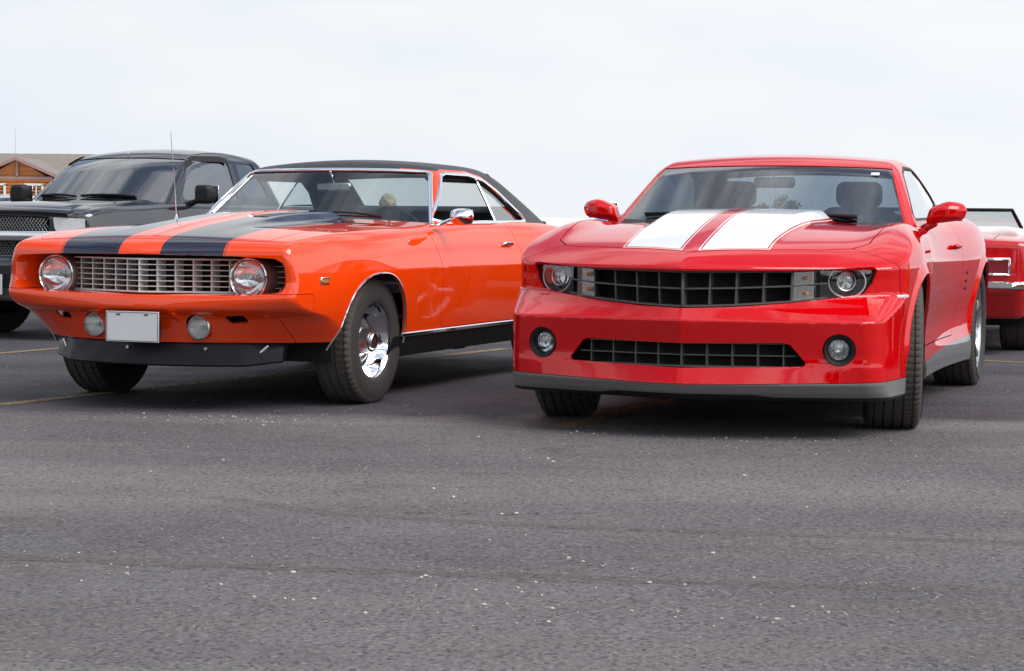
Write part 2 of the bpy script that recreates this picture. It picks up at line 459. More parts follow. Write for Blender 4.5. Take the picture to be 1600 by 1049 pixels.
# ------------------------------------------------------------------ materials
def nodes_of(name):
    m = bpy.data.materials.new(name); m.use_nodes = True
    return m, m.node_tree.nodes, m.node_tree.links, m.node_tree.nodes['Principled BSDF']
def pbr(name, col, rough=0.5, metal=0.0, coat=0.0, coat_rough=0.03, spec=0.5, var=0.0, vscale=30.0, bump=0.0, bscale=200.0, rvar=0.0, sheen=0.0):
    m, n, l, p = nodes_of(name)
    p.inputs['Base Color'].default_value = (*col, 1); p.inputs['Roughness'].default_value = rough
    p.inputs['Metallic'].default_value = metal; p.inputs['Coat Weight'].default_value = coat
    p.inputs['Coat Roughness'].default_value = coat_rough; p.inputs['Specular IOR Level'].default_value = spec
    if sheen: p.inputs['Sheen Weight'].default_value = sheen
    tc = n.new('ShaderNodeTexCoord')
    if var or rvar:
        t = n.new('ShaderNodeTexNoise'); t.inputs['Scale'].default_value = vscale; t.inputs['Detail'].default_value = 6; t.inputs['Roughness'].default_value = 0.6
        l.new(tc.outputs['Object'], t.inputs['Vector'])
        if var:
            mx = n.new('ShaderNodeMixRGB'); mx.inputs[1].default_value = (*[c*(1-var) for c in col], 1); mx.inputs[2].default_value = (*[min(1, c*(1+var)) for c in col], 1)
            l.new(t.outputs['Fac'], mx.inputs['Fac']); l.new(mx.outputs[0], p.inputs['Base Color'])
        if rvar:
            mr = n.new('ShaderNodeMapRange'); mr.inputs['From Min'].default_value = 0.3; mr.inputs['From Max'].default_value = 0.7
            mr.inputs['To Min'].default_value = max(0, rough-rvar); mr.inputs['To Max'].default_value = min(1, rough+rvar)
            l.new(t.outputs['Fac'], mr.inputs['Value']); l.new(mr.outputs[0], p.inputs['Roughness'])
    if bump:
        t2 = n.new('ShaderNodeTexNoise'); t2.inputs['Scale'].default_value = bscale; t2.inputs['Detail'].default_value = 4
        b = n.new('ShaderNodeBump'); b.inputs['Strength'].default_value = bump; b.inputs['Distance'].default_value = 0.002
        l.new(tc.outputs['Object'], t2.inputs['Vector']); l.new(t2.outputs['Fac'], b.inputs['Height']); l.new(b.outputs[0], p.inputs['Normal'])
    return m
def paint(name, col, base_rough=0.45, flake=0.0, dust=0.012, ior=1.6):
    """car paint: coloured base under a clear coat with faint orange peel and a breath of dust"""
    m, n, l, p = nodes_of(name)
    p.inputs['Roughness'].default_value = base_rough; p.inputs['Specular IOR Level'].default_value = 0.0
    p.inputs['Coat Weight'].default_value = 1.0; p.inputs['Coat IOR'].default_value = ior
    p.inputs['Metallic'].default_value = flake
    tc = n.new('ShaderNodeTexCoord')
    t = n.new('ShaderNodeTexNoise'); t.inputs['Scale'].default_value = 5.0; t.inputs['Detail'].default_value = 8; t.inputs['Roughness'].default_value = 0.7
    l.new(tc.outputs['Object'], t.inputs['Vector'])
    mx = n.new('ShaderNodeMixRGB'); mx.inputs[1].default_value = (*col, 1)
    mx.inputs[2].default_value = (*[c*(1-dust)+0.35*dust for c in col], 1)
    l.new(t.outputs['Fac'], mx.inputs['Fac']); l.new(mx.outputs[0], p.inputs['Base Color'])
    mr = n.new('ShaderNodeMapRange'); mr.inputs['From Min'].default_value = 0.35; mr.inputs['From Max'].default_value = 0.75
    mr.inputs['To Min'].default_value = 0.006; mr.inputs['To Max'].default_value = 0.03
    l.new(t.outputs['Fac'], mr.inputs['Value']); l.new(mr.outputs[0], p.inputs['Coat Roughness'])
    t2 = n.new('ShaderNodeTexNoise'); t2.inputs['Scale'].default_value = 90.0; t2.inputs['Detail'].default_value = 2
    t3 = n.new('ShaderNodeTexNoise'); t3.inputs['Scale'].default_value = 3.0; t3.inputs['Detail'].default_value = 2
    l.new(tc.outputs['Object'], t2.inputs['Vector']); l.new(tc.outputs['Object'], t3.inputs['Vector'])
    ad = n.new('ShaderNodeMath'); ad.operation = 'MULTIPLY_ADD'; ad.inputs[1].default_value = 0.06
    l.new(t2.outputs['Fac'], ad.inputs[0]); l.new(t3.outputs['Fac'], ad.inputs[2])
    b = n.new('ShaderNodeBump'); b.inputs['Strength'].default_value = 0.05; b.inputs['Distance'].default_value = 0.003
    l.new(ad.outputs[0], b.inputs['Height']); l.new(b.outputs[0], p.inputs['Coat Normal'])
    return m
def glass(name, tint, refl=1.0, base=0.04):
    """thin pane: tinted see-through plus mirror reflection by Fresnel"""
    m = bpy.data.materials.new(name); m.use_nodes = True; n, l = m.node_tree.nodes, m.node_tree.links; n.clear()
    o = n.new('ShaderNodeOutputMaterial'); mix = n.new('ShaderNodeMixShader'); tr = n.new('ShaderNodeBsdfTransparent'); gl = n.new('ShaderNodeBsdfGlossy')
    tr.inputs['Color'].default_value = (*tint, 1); gl.inputs['Roughness'].default_value = 0.015; gl.inputs['Color'].default_value = (refl, refl, refl, 1)
    fr = n.new('ShaderNodeFresnel'); ge = n.new('ShaderNodeNewGeometry')
    io = n.new('ShaderNodeMath'); io.operation = 'MULTIPLY_ADD'; io.inputs[1].default_value = 1/1.5-1.5; io.inputs[2].default_value = 1.5   # same pane from either side
    l.new(ge.outputs['Backfacing'], io.inputs[0]); l.new(io.outputs[0], fr.inputs['IOR'])
    mu = n.new('ShaderNodeMath'); mu.operation = 'MULTIPLY_ADD'; mu.inputs[1].default_value = 1.55; mu.inputs[2].default_value = base-0.04; mu.use_clamp = True
    l.new(fr.outputs[0], mu.inputs[0]); l.new(mu.outputs[0], mix.inputs['Fac']); l.new(tr.outputs[0], mix.inputs[1]); l.new(gl.outputs[0], mix.inputs[2]); l.new(mix.outputs[0], o.inputs['Surface'])
    return m
M = dict(
    orange=paint('hugger_orange_paint', (0.84, 0.054, 0.001), ior=1.66),
    navy=paint('dark_navy_stripe_paint', (0.010, 0.013, 0.034)),
    red=paint('victory_red_paint', (0.56, 0.000, 0.002), ior=1.54, dust=0.004),
    white_stripe=paint('white_stripe_paint', (0.80, 0.80, 0.79)),
    black_paint=paint('black_truck_paint', (0.010, 0.011, 0.018), dust=0.05, ior=1.8),
    old_red=paint('convertible_red_paint', (0.50, 0.006, 0.010)),
    blue=paint('blue_car_paint', (0.02, 0.16, 0.42)),
    silver=paint('pale_blue_silver_paint', (0.45, 0.50, 0.58), flake=0.5),
    chrome=pbr('chrome', (0.86, 0.87, 0.89), 0.06, 1.0, rvar=0.03, vscale=14),
    dull_chrome=pbr('satin_metal', (0.62, 0.62, 0.62), 0.28, 1.0, rvar=0.06, vscale=20),
    alloy=pbr('silver_alloy', (0.55, 0.56, 0.58), 0.22, 1.0, rvar=0.06, vscale=20),
    grey_steel=pbr('rally_grey_steel', (0.20, 0.20, 0.21), 0.38, 0.3, coat=0.4),
    rubber=pbr('tyre_rubber', (0.040, 0.037, 0.035), 0.72, spec=0.35, var=0.30, vscale=22, bump=0.25, bscale=160),
    tread=pbr('tyre_tread', (0.075, 0.068, 0.060), 0.88, spec=0.25, var=0.35, vscale=40, bump=0.5, bscale=220),
    vinyl=pbr('black_vinyl', (0.016, 0.017, 0.022), 0.42, bump=0.7, bscale=420, spec=0.5),
    black=pbr('black_plastic', (0.010, 0.010, 0.011), 0.48, spec=0.3, var=0.2, rvar=0.1),
    satin_black=pbr('satin_black_spoiler', (0.009, 0.010, 0.014), 0.42, spec=0.22, var=0.25, vscale=12, rvar=0.12),
    grey_plastic=pbr('grey_lower_trim', (0.17, 0.163, 0.16), 0.36, var=0.10, vscale=9, rvar=0.10, bump=0.15, bscale=500),
    under=pbr('underbody_black', (0.008, 0.008, 0.008), 0.8, var=0.4, vscale=10),
    grille_grey=pbr('grille_silver_grey', (0.64, 0.63, 0.60), 0.38, 0.1, var=0.12),
    grille_dark=pbr('grille_charcoal', (0.085, 0.083, 0.080), 0.36, var=0.15, spec=0.5),
    bezel=pbr('headlamp_sleeve', (0.20, 0.170, 0.150), 0.40, 0.1, var=0.15),
    interior=pbr('black_interior_vinyl', (0.014, 0.015, 0.018), 0.5, var=0.2, bump=0.3, bscale=150),
    headliner=pbr('dark_headliner', (0.028, 0.030, 0.034), 0.9),
    reflector=pbr('lamp_reflector', (0.86, 0.86, 0.86), 0.12, 1.0),
    lamp_bowl=pbr('dark_lamp_housing', (0.028, 0.029, 0.032), 0.22, 0.3),
    amber=pbr('amber_bulb', (0.75, 0.30, 0.04), 0.3),
    lens_white=pbr('frosted_lens', (0.62, 0.62, 0.60), 0.18, coat=0.8, var=0.12, vscale=60),
    red_lens=pbr('red_lens', (0.22, 0.006, 0.012), 0.16, coat=1.0),
    amber_lens=pbr('amber_lens', (0.42, 0.17, 0.03), 0.25, coat=0.8),
    plate=pbr('plate_white', (0.66, 0.67, 0.68), 0.42, var=0.03, vscale=8),
    plate_edge=pbr('plate_black', (0.02, 0.02, 0.022), 0.5),
    white_vinyl=pbr('white_vinyl', (0.72, 0.70, 0.66), 0.5, bump=0.3, bscale=60, var=0.06),
    mirror=pbr('mirror_glass', (0.9, 0.9, 0.9), 0.01, 1.0),
    clear=glass('clear_glass', (0.90, 0.94, 0.93), base=0.05),
    clear_tint=glass('windscreen_glass', (0.66, 0.74, 0.74), base=0.07),
    dark_tint=glass('dark_tinted_glass', (0.16, 0.19, 0.20), base=0.07),
    lens=glass('lamp_lens_glass', (0.93, 0.94, 0.94), base=0.07),
    frost=pbr('frosted_reflector', (0.72, 0.72, 0.70), 0.35, 0.3),
    ring=pbr('halo_grey', (0.36, 0.37, 0.38), 0.3, coat=0.5),
    sticker=pbr('white_sticker', (0.7, 0.72, 0.7), 0.6),
)
def headlamp_lens(name, freq):
    m = glass(name, (0.9, 0.92, 0.92), base=0.10); n, l = m.node_tree.nodes, m.node_tree.links
    tc = n.new('ShaderNodeTexCoord'); w = n.new('ShaderNodeTexWave'); w.inputs['Scale'].default_value = freq; w.bands_direction = 'X'
    b = n.new('ShaderNodeBump'); b.inputs['Strength'].default_value = 0.6; b.inputs['Distance'].default_value = 0.004
    l.new(tc.outputs['Object'], w.inputs['Vector']); l.new(w.outputs['Fac'], b.inputs['Height'])
    for k in n:
        if k.type == 'BSDF_GLOSSY': l.new(b.outputs[0], k.inputs['Normal']); k.inputs['Roughness'].default_value = 0.08
    return m
M['ribbed_lens'] = headlamp_lens('ribbed_lamp_glass', 22.0)
# ------------------------------------------------------------------ ground, markings
def asphalt_material():
    m, n, l, p = nodes_of('worn_asphalt')
    tc = n.new('ShaderNodeTexCoord')
    def noise(sc, det=5, rough=0.6, dist=0.0, vec=None):
        t = n.new('ShaderNodeTexNoise'); t.inputs['Scale'].default_value = sc; t.inputs['Detail'].default_value = det
        t.inputs['Roughness'].default_value = rough; t.inputs['Distortion'].default_value = dist
        l.new(vec or tc.outputs['Object'], t.inputs['Vector']); return t
    def ramp(src, a, b, lo=0.0, hi=1.0):
        r = n.new('ShaderNodeMapRange'); r.interpolation_type = 'SMOOTHSTEP'
        r.inputs['From Min'].default_value = a; r.inputs['From Max'].default_value = b; r.inputs['To Min'].default_value = lo; r.inputs['To Max'].default_value = hi
        l.new(src, r.inputs['Value']); return r.outputs[0]
    def mix(a, b, f, mode='MIX'):
        x = n.new('ShaderNodeMixRGB'); x.blend_type = mode
        for k, s in ((1, a), (2, b)):
            if isinstance(s, tuple): x.inputs[k].default_value = (*s, 1)
            else: l.new(s, x.inputs[k])
        if isinstance(f, float): x.inputs['Fac'].default_value = f
        else: l.new(f, x.inputs['Fac'])
        return x.outputs[0]
    # stretched coordinates: paving lanes run across the view
    mp = n.new('ShaderNodeMapping'); mp.inputs['Rotation'].default_value = (0, 0, math.radians(17)); mp.inputs['Scale'].default_value = (0.16, 1.0, 1.0)
    l.new(tc.outputs['Object'], mp.inputs['Vector'])
    big = noise(0.35, 5, 0.55); lanes = noise(0.9, 4, 0.5, vec=mp.outputs[0]); mid = noise(2.6, 6, 0.65); grain = noise(70, 3, 0.7); fine = noise(190, 2, 0.6)
    v = n.new('ShaderNodeTexVoronoi'); v.inputs['Scale'].default_value = 95; l.new(tc.outputs['Object'], v.inputs['Vector'])
    v2 = n.new('ShaderNodeTexVoronoi'); v2.inputs['Scale'].default_value = 42; l.new(tc.outputs['Object'], v2.inputs['Vector'])
    c = mix((0.104, 0.094, 0.099), (0.160, 0.146, 0.150), ramp(big.outputs['Fac'], 0.32, 0.68))
    c = mix(c, (0.195, 0.180, 0.172), ramp(lanes.outputs['Fac'], 0.46, 0.66, 0, 0.8))
    c = mix(c, (0.080, 0.074, 0.077), ramp(mid.outputs['Fac'], 0.55, 0.75, 0, 0.45))
    # aggregate: pale and dark stones in the binder
    cv = n.new('ShaderNodeSeparateColor'); l.new(v.outputs['Color'], cv.inputs[0])
    c = mix(c, (0.24, 0.23, 0.22), ramp(cv.outputs[0], 0.86, 0.97, 0, 0.55))
    c = mix(c, (0.022, 0.022, 0.024), ramp(cv.outputs[1], 0.70, 0.95, 0, 0.6))
    c = mix(c, (0.025, 0.024, 0.025), ramp(grain.outputs['Fac'], 0.54, 0.70, 0, 0.75))
    c = mix(c, (0.19, 0.18, 0.175), ramp(fine.outputs['Fac'], 0.60, 0.74, 0, 0.5))
    # warm worn streaks along the lane, dark oil blots
    st = noise(0.55, 6, 0.62, vec=mp.outputs[0]); ob = noise(0.9, 5, 0.7, 0.6)
    c = mix(c, (0.150, 0.124, 0.098), ramp(st.outputs['Fac'], 0.50, 0.68, 0, 0.55))
    c = mix(c, (0.040, 0.038, 0.042), ramp(ob.outputs['Fac'], 0.60, 0.74, 0, 0.50))
    # pale dust and sand drifts
    sand = noise(1.1, 8, 0.72, vec=mp.outputs[0]); sp = noise(16, 5, 0.75)
    am = n.new('ShaderNodeMath'); am.operation = 'MULTIPLY'; l.new(ramp(sand.outputs['Fac'], 0.54, 0.70), am.inputs[0]); l.new(ramp(sp.outputs['Fac'], 0.50, 0.66), am.inputs[1])
    c = mix(c, (0.235, 0.205, 0.165), am.outputs[0])
    # bays laid in a darker, bluer asphalt, deepened to paint shade between cars
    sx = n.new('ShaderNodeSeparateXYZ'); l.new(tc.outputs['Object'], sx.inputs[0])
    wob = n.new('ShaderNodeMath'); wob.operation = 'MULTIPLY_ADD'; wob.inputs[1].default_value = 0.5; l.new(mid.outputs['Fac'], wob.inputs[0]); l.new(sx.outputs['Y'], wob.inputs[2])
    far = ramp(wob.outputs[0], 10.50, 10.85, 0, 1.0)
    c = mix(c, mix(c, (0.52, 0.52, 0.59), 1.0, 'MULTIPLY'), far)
    l.new(c, p.inputs['Base Color'])
    rg = ramp(mid.outputs['Fac'], 0.3, 0.7, 0.62, 0.85); l.new(rg, p.inputs['Roughness'])
    p.inputs['Specular IOR Level'].default_value = 0.16
    h1 = n.new('ShaderNodeMath'); h1.operation = 'MULTIPLY_ADD'; h1.inputs[1].default_value = 0.8
    l.new(grain.outputs['Fac'], h1.inputs[0]); l.new(v2.outputs['Distance'], h1.inputs[2])
    b = n.new('ShaderNodeBump'); b.inputs['Strength'].default_value = 0.9; b.inputs['Distance'].default_value = 0.006
    l.new(h1.outputs[0], b.inputs['Height']); l.new(b.outputs[0], p.inputs['Normal'])
    return m
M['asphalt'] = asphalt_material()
gx = np.concatenate([np.linspace(-900, -12, 8), np.linspace(-10, 10, 21), np.linspace(12, 900, 8)])
gy = np.concatenate([np.linspace(-400, -6, 6), np.linspace(-4, 40, 45), np.linspace(44, 1800, 10)])
GV = [(x, y, 0.0) for y in gy for x in gx]; nx_ = len(gx)
GF = [(j*nx_+i, j*nx_+i+1, (j+1)*nx_+i+1, (j+1)*nx_+i) for j in range(len(gy)-1) for i in range(nx_-1)]
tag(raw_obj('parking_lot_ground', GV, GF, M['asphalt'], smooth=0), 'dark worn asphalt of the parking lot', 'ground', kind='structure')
far_mat = pbr('hazed_dry_field', (0.66, 0.66, 0.64), 0.9, var=0.12, vscale=0.02)  # dry field, its colour whitened to paint in distance haze
FV = [(-900, 78, 0.03), (900, 78, 0.03), (900, 1800, 0.03), (-900, 1800, 0.03)]
tag(raw_obj('far_field', FV, [(0, 1, 2, 3)], far_mat, smooth=0), 'dry open field beyond the parking lot, whitened with painted haze', 'field', kind='structure')
def worn_paint(name, col, lo=0.44, hi=0.60, amount=1.0):
    m, n, l, p = nodes_of(name)
    tc = n.new('ShaderNodeTexCoord'); t = n.new('ShaderNodeTexNoise'); t.inputs['Scale'].default_value = 26; t.inputs['Detail'].default_value = 8; t.inputs['Roughness'].default_value = 0.75
    l.new(tc.outputs['Object'], t.inputs['Vector'])
    r = n.new('ShaderNodeMapRange'); r.inputs['From Min'].default_value = lo; r.inputs['From Max'].default_value = hi; l.new(t.outputs['Fac'], r.inputs['Value'])
    x = n.new('ShaderNodeMixRGB'); x.inputs[1].default_value = (*col, 1); x.inputs[2].default_value = (0.075, 0.070, 0.068, 1)
    p.inputs['Base Color'].default_value = (*col, 1); p.inputs['Roughness'].default_value = 0.85
    iv = n.new('ShaderNodeMath'); iv.operation = 'SUBTRACT'; iv.inputs[0].default_value = amount; r.inputs['To Max'].default_value = amount; l.new(r.outputs[0], iv.inputs[1]); l.new(iv.outputs[0], p.inputs['Alpha'])   # worn away to the bare asphalt
    n.remove(x)
    return m
M['bay_paint'] = worn_paint('worn_yellow_bay_paint', (0.32, 0.225, 0.085), 0.44, 0.66, 0.8)
M['tar'] = worn_paint('sandy_seam', (0.140, 0.112, 0.088), 0.38, 0.62, 0.34)
M['crack'] = worn_paint('broken_crack', (0.030, 0.028, 0.027), 0.42, 0.56, 0.8)
def ground_line(name, label, pts, w, mat, z=0.004, jitter=0.0, group=None, seed=1):
    rnd = random.Random(seed); P = np.array(pts, float); n = max(2, int(np.linalg.norm(P[-1]-P[0])/0.06))
    t = np.linspace(0, 1, n); seg = np.linspace(0, 1, len(P))
    x = np.interp(t, seg, P[:, 0]); y = np.interp(t, seg, P[:, 1])
    tx, ty = np.gradient(x), np.gradient(y); ln = np.hypot(tx, ty); nx, ny = -ty/ln, tx/ln
    V = []; wob = 0.0
    for i in range(n):
        wob = 0.9*wob+rnd.gauss(0, jitter); k = w*0.5*(1+rnd.uniform(-1, 1)*(0.45 if jitter else 0.04))
        V += [(x[i]+nx[i]*(k+wob), y[i]+ny[i]*(k+wob), z), (x[i]-nx[i]*(k-wob), y[i]-ny[i]*(k-wob), z)]
    F = [(2*i, 2*i+1, 2*i+3, 2*i+2) for i in range(n-1)]
    o = raw_obj(name, V, F, mat, smooth=0)
    return tag(o, label, 'ground marking', group, 'structure')
PSI_R, PSI_O = math.radians(17.877), math.radians(21.576)
dR = np.array([math.sin(PSI_R), math.cos(PSI_R)])
a0 = np.array([-2.62, 10.78]); ground_line('bay_line', 'faded yellow bay line under the orange car', [a0, a0+np.array([0.46, 0.888])*5.6], 0.10, M['bay_paint'])
a1 = np.array([0.24, 9.88]); ground_line('bay_line', 'faded yellow bay line under the red striped car', [a1, a1+np.array([0.36, 0.93])*5.6], 0.11, M['bay_paint'])
a2 = np.array([-3.9, 14.0]); ground_line('bay_line', 'faded yellow bay line beside the black truck', [a2, a2+np.array([0.42, 0.907])*6], 0.10, M['bay_paint'])
ground_line('bay_line', 'faded cross line behind the red striped car', [(2.6, 15.4), (5.2, 13.6)], 0.10, M['bay_paint'])
# tyre-worn sandy seams across the foreground
ground_line('pavement_seam', 'sandy seam in the asphalt in front of the cars', [(-1.05, 7.35), (-0.55, 6.95), (0.4, 6.66), (1.6, 6.45), (3.2, 6.3)], 0.085, M['tar'], jitter=0.004, seed=3)
ground_line('pavement_seam', 'sandy seam across the near asphalt', [(-2.2, 6.15), (-0.9, 5.92), (0.3, 5.72), (1.6, 5.56), (3.0, 5.45)], 0.11, M['tar'], jitter=0.005, seed=4)
ground_line('pavement_crack', 'thin dark crack along the sandy seam', [(-0.1, 6.74), (0.8, 6.60), (1.9, 6.42), (3.2, 6.27)], 0.006, M['crack'], z=0.008, jitter=0.003, seed=5)
ground_line('pavement_crack', 'thin dark crack in the near asphalt', [(-2.2, 6.10), (-0.9, 5.88), (-0.2, 5.79), (0.6, 5.69)], 0.006, M['crack'], z=0.008, jitter=0.003, seed=6)
for k, (x0, y0, x1, y1) in enumerate([(0.28, 7.60, 0.52, 7.62), (-0.35, 7.0, -0.1, 6.97), (0.16, 7.02, 0.34, 7.0), (-0.03, 6.96, 0.1, 7.0)]):
    ground_line('pavement_crack', 'short dark crack in the asphalt in front of the red car', [(x0, y0), ((x0+x1)/2, (y0+y1)/2+0.012), (x1, y1)], 0.014, M['crack'], jitter=0.004, seed=10+k, group='short cracks in the asphalt')
# ------------------------------------------------------------------ loose pebbles
rnd = random.Random(5)
M['pebble'] = pbr('pale_pebble', (0.42, 0.395, 0.35), 0.8, var=0.35, vscale=25)
pb = MB()
def pebble(x, y, r):
    V = []; F = []
    ring = 6; sq = [rnd.uniform(0.7, 1.25) for _ in range(ring)]; a0 = rnd.uniform(0, 6)
    for lv, (zz, rr) in enumerate(((-0.2, 0.7), (0.25, 1.0), (0.7, 0.6))):
        for j in range(ring):
            a = a0+j*2*math.pi/ring; V.append((x+r*rr*sq[j]*math.cos(a), y+r*rr*sq[j]*math.sin(a)*0.9, r*(zz+rnd.uniform(-.08, .08))))
    for lv in range(2):
        for j in range(ring): F.append((lv*ring+j, lv*ring+(j+1) % ring, (lv+1)*ring+(j+1) % ring, (lv+1)*ring+j))
    F.append(tuple(2*ring+j for j in range(ring))); pb.add(V, F)
for _ in range(800):
    y = rnd.uniform(5.0, 17); hw = 0.27*y; x = rnd.uniform(-hw, hw)
    pebble(x, y, 0.0015+0.0035*rnd.random()**3)
for cx, cy, n, s in ((-1.55, 10.3, 60, 0.35), (-1.2, 10.1, 40, 0.3), (0.75, 9.5, 40, 0.5), (-0.1, 5.75, 60, 0.5), (0.2, 5.3, 60, 0.4), (1.2, 5.6, 30, 0.5), (-0.8, 8.2, 20, 0.5)):
    for _ in range(n): pebble(rnd.gauss(cx, s), rnd.gauss(cy, s*0.35), 0.002+0.0055*rnd.random()**3)
for x, y in ((-1.16, 9.86), (-0.28, 7.62), (-0.20, 7.4), (-0.03, 6.98), (0.02, 7.0), (-1.05, 5.75), (-0.6, 5.8), (0.6, 6.2), (0.15, 8.6), (0.17, 8.5), (0.9, 8.1)): pebble(x, y, 0.0085)
tag(pb.obj('loose_pebbles', M['pebble'], smooth=60), 'loose pale pebbles and grit scattered on the asphalt', 'gravel', kind='stuff')
# ------------------------------------------------------------------ wheels (shared by all cars)
def tyre_vf(R, w, rim_r, blocks=64, grooves=3):
    """tyre around the u axis, outer side +u; shoulder blocks and ring grooves are real relief"""
    hw = w/2; prof = []          # (a, r, kind) kind 1: shoulder block, cut by sipes
    prof += [(-hw*0.80, rim_r-0.004, 0), (-hw*0.98, rim_r+0.012, 0), (-hw*1.06, (R+rim_r)/2, 0), (-hw*1.00, R-0.030, 0), (-hw*0.93, R-0.012, 1), (-hw*0.84, R-0.004, 1)]
    xs = np.linspace(-hw*0.72, hw*0.72, grooves+2)
    rib = []
    gap = 0.0055
    edges = np.linspace(-hw*0.70, hw*0.70, grooves+1) if grooves > 1 else np.array([0])
    last = -hw*0.84
    for g in edges:
        r0 = R-0.004*abs(g/hw)**2
        prof += [(g-gap, r0, 1 if abs(g) > hw*0.6 else 0), (g-gap*0.7, r0-0.008, 0), (g+gap*0.7, r0-0.008, 0), (g+gap, r0, 1 if abs(g) > hw*0.6 else 0)]
    prof += [(hw*0.84, R-0.004, 1), (hw*0.93, R-0.012, 1), (hw*1.00, R-0.030, 0), (hw*1.045, R-0.055, 0), (hw*1.06, (R+rim_r)/2, 0), (hw*1.03, rim_r+0.030, 0), (hw*0.98, rim_r+0.012, 0), (hw*0.90, rim_r+0.002, 0), (hw*0.80, rim_r-0.004, 0)]
    n = blocks*4; V = []; k = len(prof)
    for a, r, kd in prof:
        for j in range(n):
            t = 2*math.pi*j/n; rr = r-(0.0055 if kd and j % 4 == 0 else 0.0)
            V.append((a, rr*math.cos(t), rr*math.sin(t)))
    F = [(i*n+j, i*n+(j+1) % n, (i+1)*n+(j+1) % n, (i+1)*n+j) for i in range(k-1) for j in range(n)]
    tread = [i for i in range(k-1) if abs(prof[i][0]) < hw*0.95 and prof[i][1] > R-0.02]
    mi = [1 if i in tread else 0 for i in range(k-1) for j in range(n)]
    return V, F, mi
def make_tyre(R, w, rim_r, parent, blocks=64, grooves=3):
    V, F, mi = tyre_vf(R, w, rim_r, blocks, grooves)
    return raw_obj('tyre', V, F, None, parent, smooth=35, mats=[M['rubber'], M['tread']], mi=mi)
def rally_wheel(car, R=0.335, w=0.215):
    wh = link('wheel', None, car); make_tyre(R, w, 0.192, wh, 60, 3)
    rm = MB()
    rm.lathe([(-0.085, 0.192), (-0.06, 0.180), (0.0, 0.172), (0.0, 0.05)], n=48, mat=M['under'])
    rm.lathe([(0.088, 0.199), (0.096, 0.204), (0.100, 0.199), (0.094, 0.190), (0.072, 0.181), (0.045, 0.172), (0.022, 0.160), (0.006, 0.146), (0.002, 0.138)], n=72, mat=M['chrome'])
    disc = rm.lathe([(0.002, 0.138), (0.010, 0.130), (0.022, 0.112), (0.024, 0.098), (0.016, 0.082), (0.012, 0.05)], n=72, mat=M['grey_steel'])
    rim_o = rm.obj('rim', None, wh)
    for k in range(5):
        a = 2*math.pi*k/5+0.3; sl = MB()
        V, F = lathe_vf([(0.008, 0.001), (0.008, 0.030), (0.004, 0.033)], 'u', n=20)
        V = np.array(V); V[:, 1] *= 0.42; V[:, 2] *= 0.85
        Rm = rot_m('X', math.degrees(a)); V = V @ Rm.T+np.array([0.0130, 0.119*math.cos(a), 0.119*math.sin(a)])
        sl.add(V, F, M['under']); sl.obj('slot', None, wh)
    cap = MB(); n = 72
    V = []; 
    for a, r, rb in ((0.018, 0.084, 0), (0.026, 0.078, 0), (0.034, 0.069, 1), (0.078, 0.062, 1), (0.082, 0.060, 0), (0.084, 0.046, 0), (0.098, 0.043, 0), (0.103, 0.038, 0)):
        for j in range(n):
            t = 2*math.pi*j/n; rr = r-(0.005 if rb and j % 2 else 0); V.append((a, rr*math.cos(t), rr*math.sin(t)))
    F = [(i*n+j, i*n+(j+1) % n, (i+1)*n+(j+1) % n, (i+1)*n+j) for i in range(7) for j in range(n)]
    cap.add(V, F, M['dull_chrome']); cap.lathe([(0.103, 0.038), (0.100, 0.034), (0.100, 0.0001)], n=32, mat=M['black'])
    cap.lathe([(0.101, 0.013), (0.1015, 0.0001)], n=24, mat=M['red_lens'])
    cap.obj('hub_cap', None, wh)
    return wh
def place_wheels(proto, car, spots):
    for i, (u, v, z, steer) in enumerate(spots):
        w = proto if i == 0 else copy_tree(proto, car)
        w.location = (u, v, z); w.rotation_euler = (random.Random(i+3).uniform(0, 1), 0, 0)
        w.rotation_mode = 'ZYX'
        w.rotation_euler = (i*0.7, 0, steer+(0 if u > 0 else math.pi))
def well_surf(u0, u1, v, z, r, zmin=0.16):
    """dark inner wheel arch: half drum open towards the outside and the ground"""
    th = np.linspace(math.radians(-20), math.radians(200), 28); mb = MB(); V = []
    for uu in (u0, u1):
        for t in th: V.append((uu, v+r*math.cos(t), z+r*math.sin(t)))
    k = len(th); F = [(i, i+1, k+i+1, k+i) for i in range(k-1)]; F.append(tuple(range(k)))
    return V, F

# ------------------------------------------------------------------ the orange coupe
O_hc = spl([-0.10, -0.05, 0.0, 0.05, 0.10, 0.20, 0.45, 0.80, 1.20, 1.65, 1.95, 2.5, 3.3, 3.8, 4.2, 4.75],
           [0.700, 0.752, 0.797, 0.835, 0.861, 0.886, 0.919, 0.940, 0.953, 0.963, 0.975, 0.985, 0.985, 0.966, 0.928, 0.865])
def O_H(u, v):
    b = (1-sstep(0.24, 0.35, u))*sstep(0.18, 1.5, v)*0.058*(1-sstep(1.66, 1.69, v))
    ridge = 0.010*np.exp(-(u/0.03)**2)*sstep(0.0, 0.5, v)*(1-sstep(1.66, 1.69, v))
    return O_hc(v)-0.022*(u/0.66)**2-0.05*np.maximum(u-0.7, 0)**1.5+b*0.85+ridge*0.6
O_wm = spl([-0.1, 0.0, 0.15, 0.35, 0.6, 0.95, 1.4, 1.9, 2.5, 3.0, 3.5, 4.0, 4.5, 4.8], [0.775, 0.808, 0.846, 0.888, 0.920, 0.938, 0.933, 0.923, 0.916, 0.921, 0.938, 0.935, 0.905, 0.875])
def O_W(v, z):
    up = np.maximum(z-0.695, 0); dn = np.maximum(0.695-z, 0)
    p1 = -up*0.19-up**2*0.70-dn*0.045-dn**2*0.16
    p0 = -0.85*(z-0.60)**2
    k = sstep(0.35, 0.95, v)
    return O_wm(v)+p0*(1-k)+p1*k
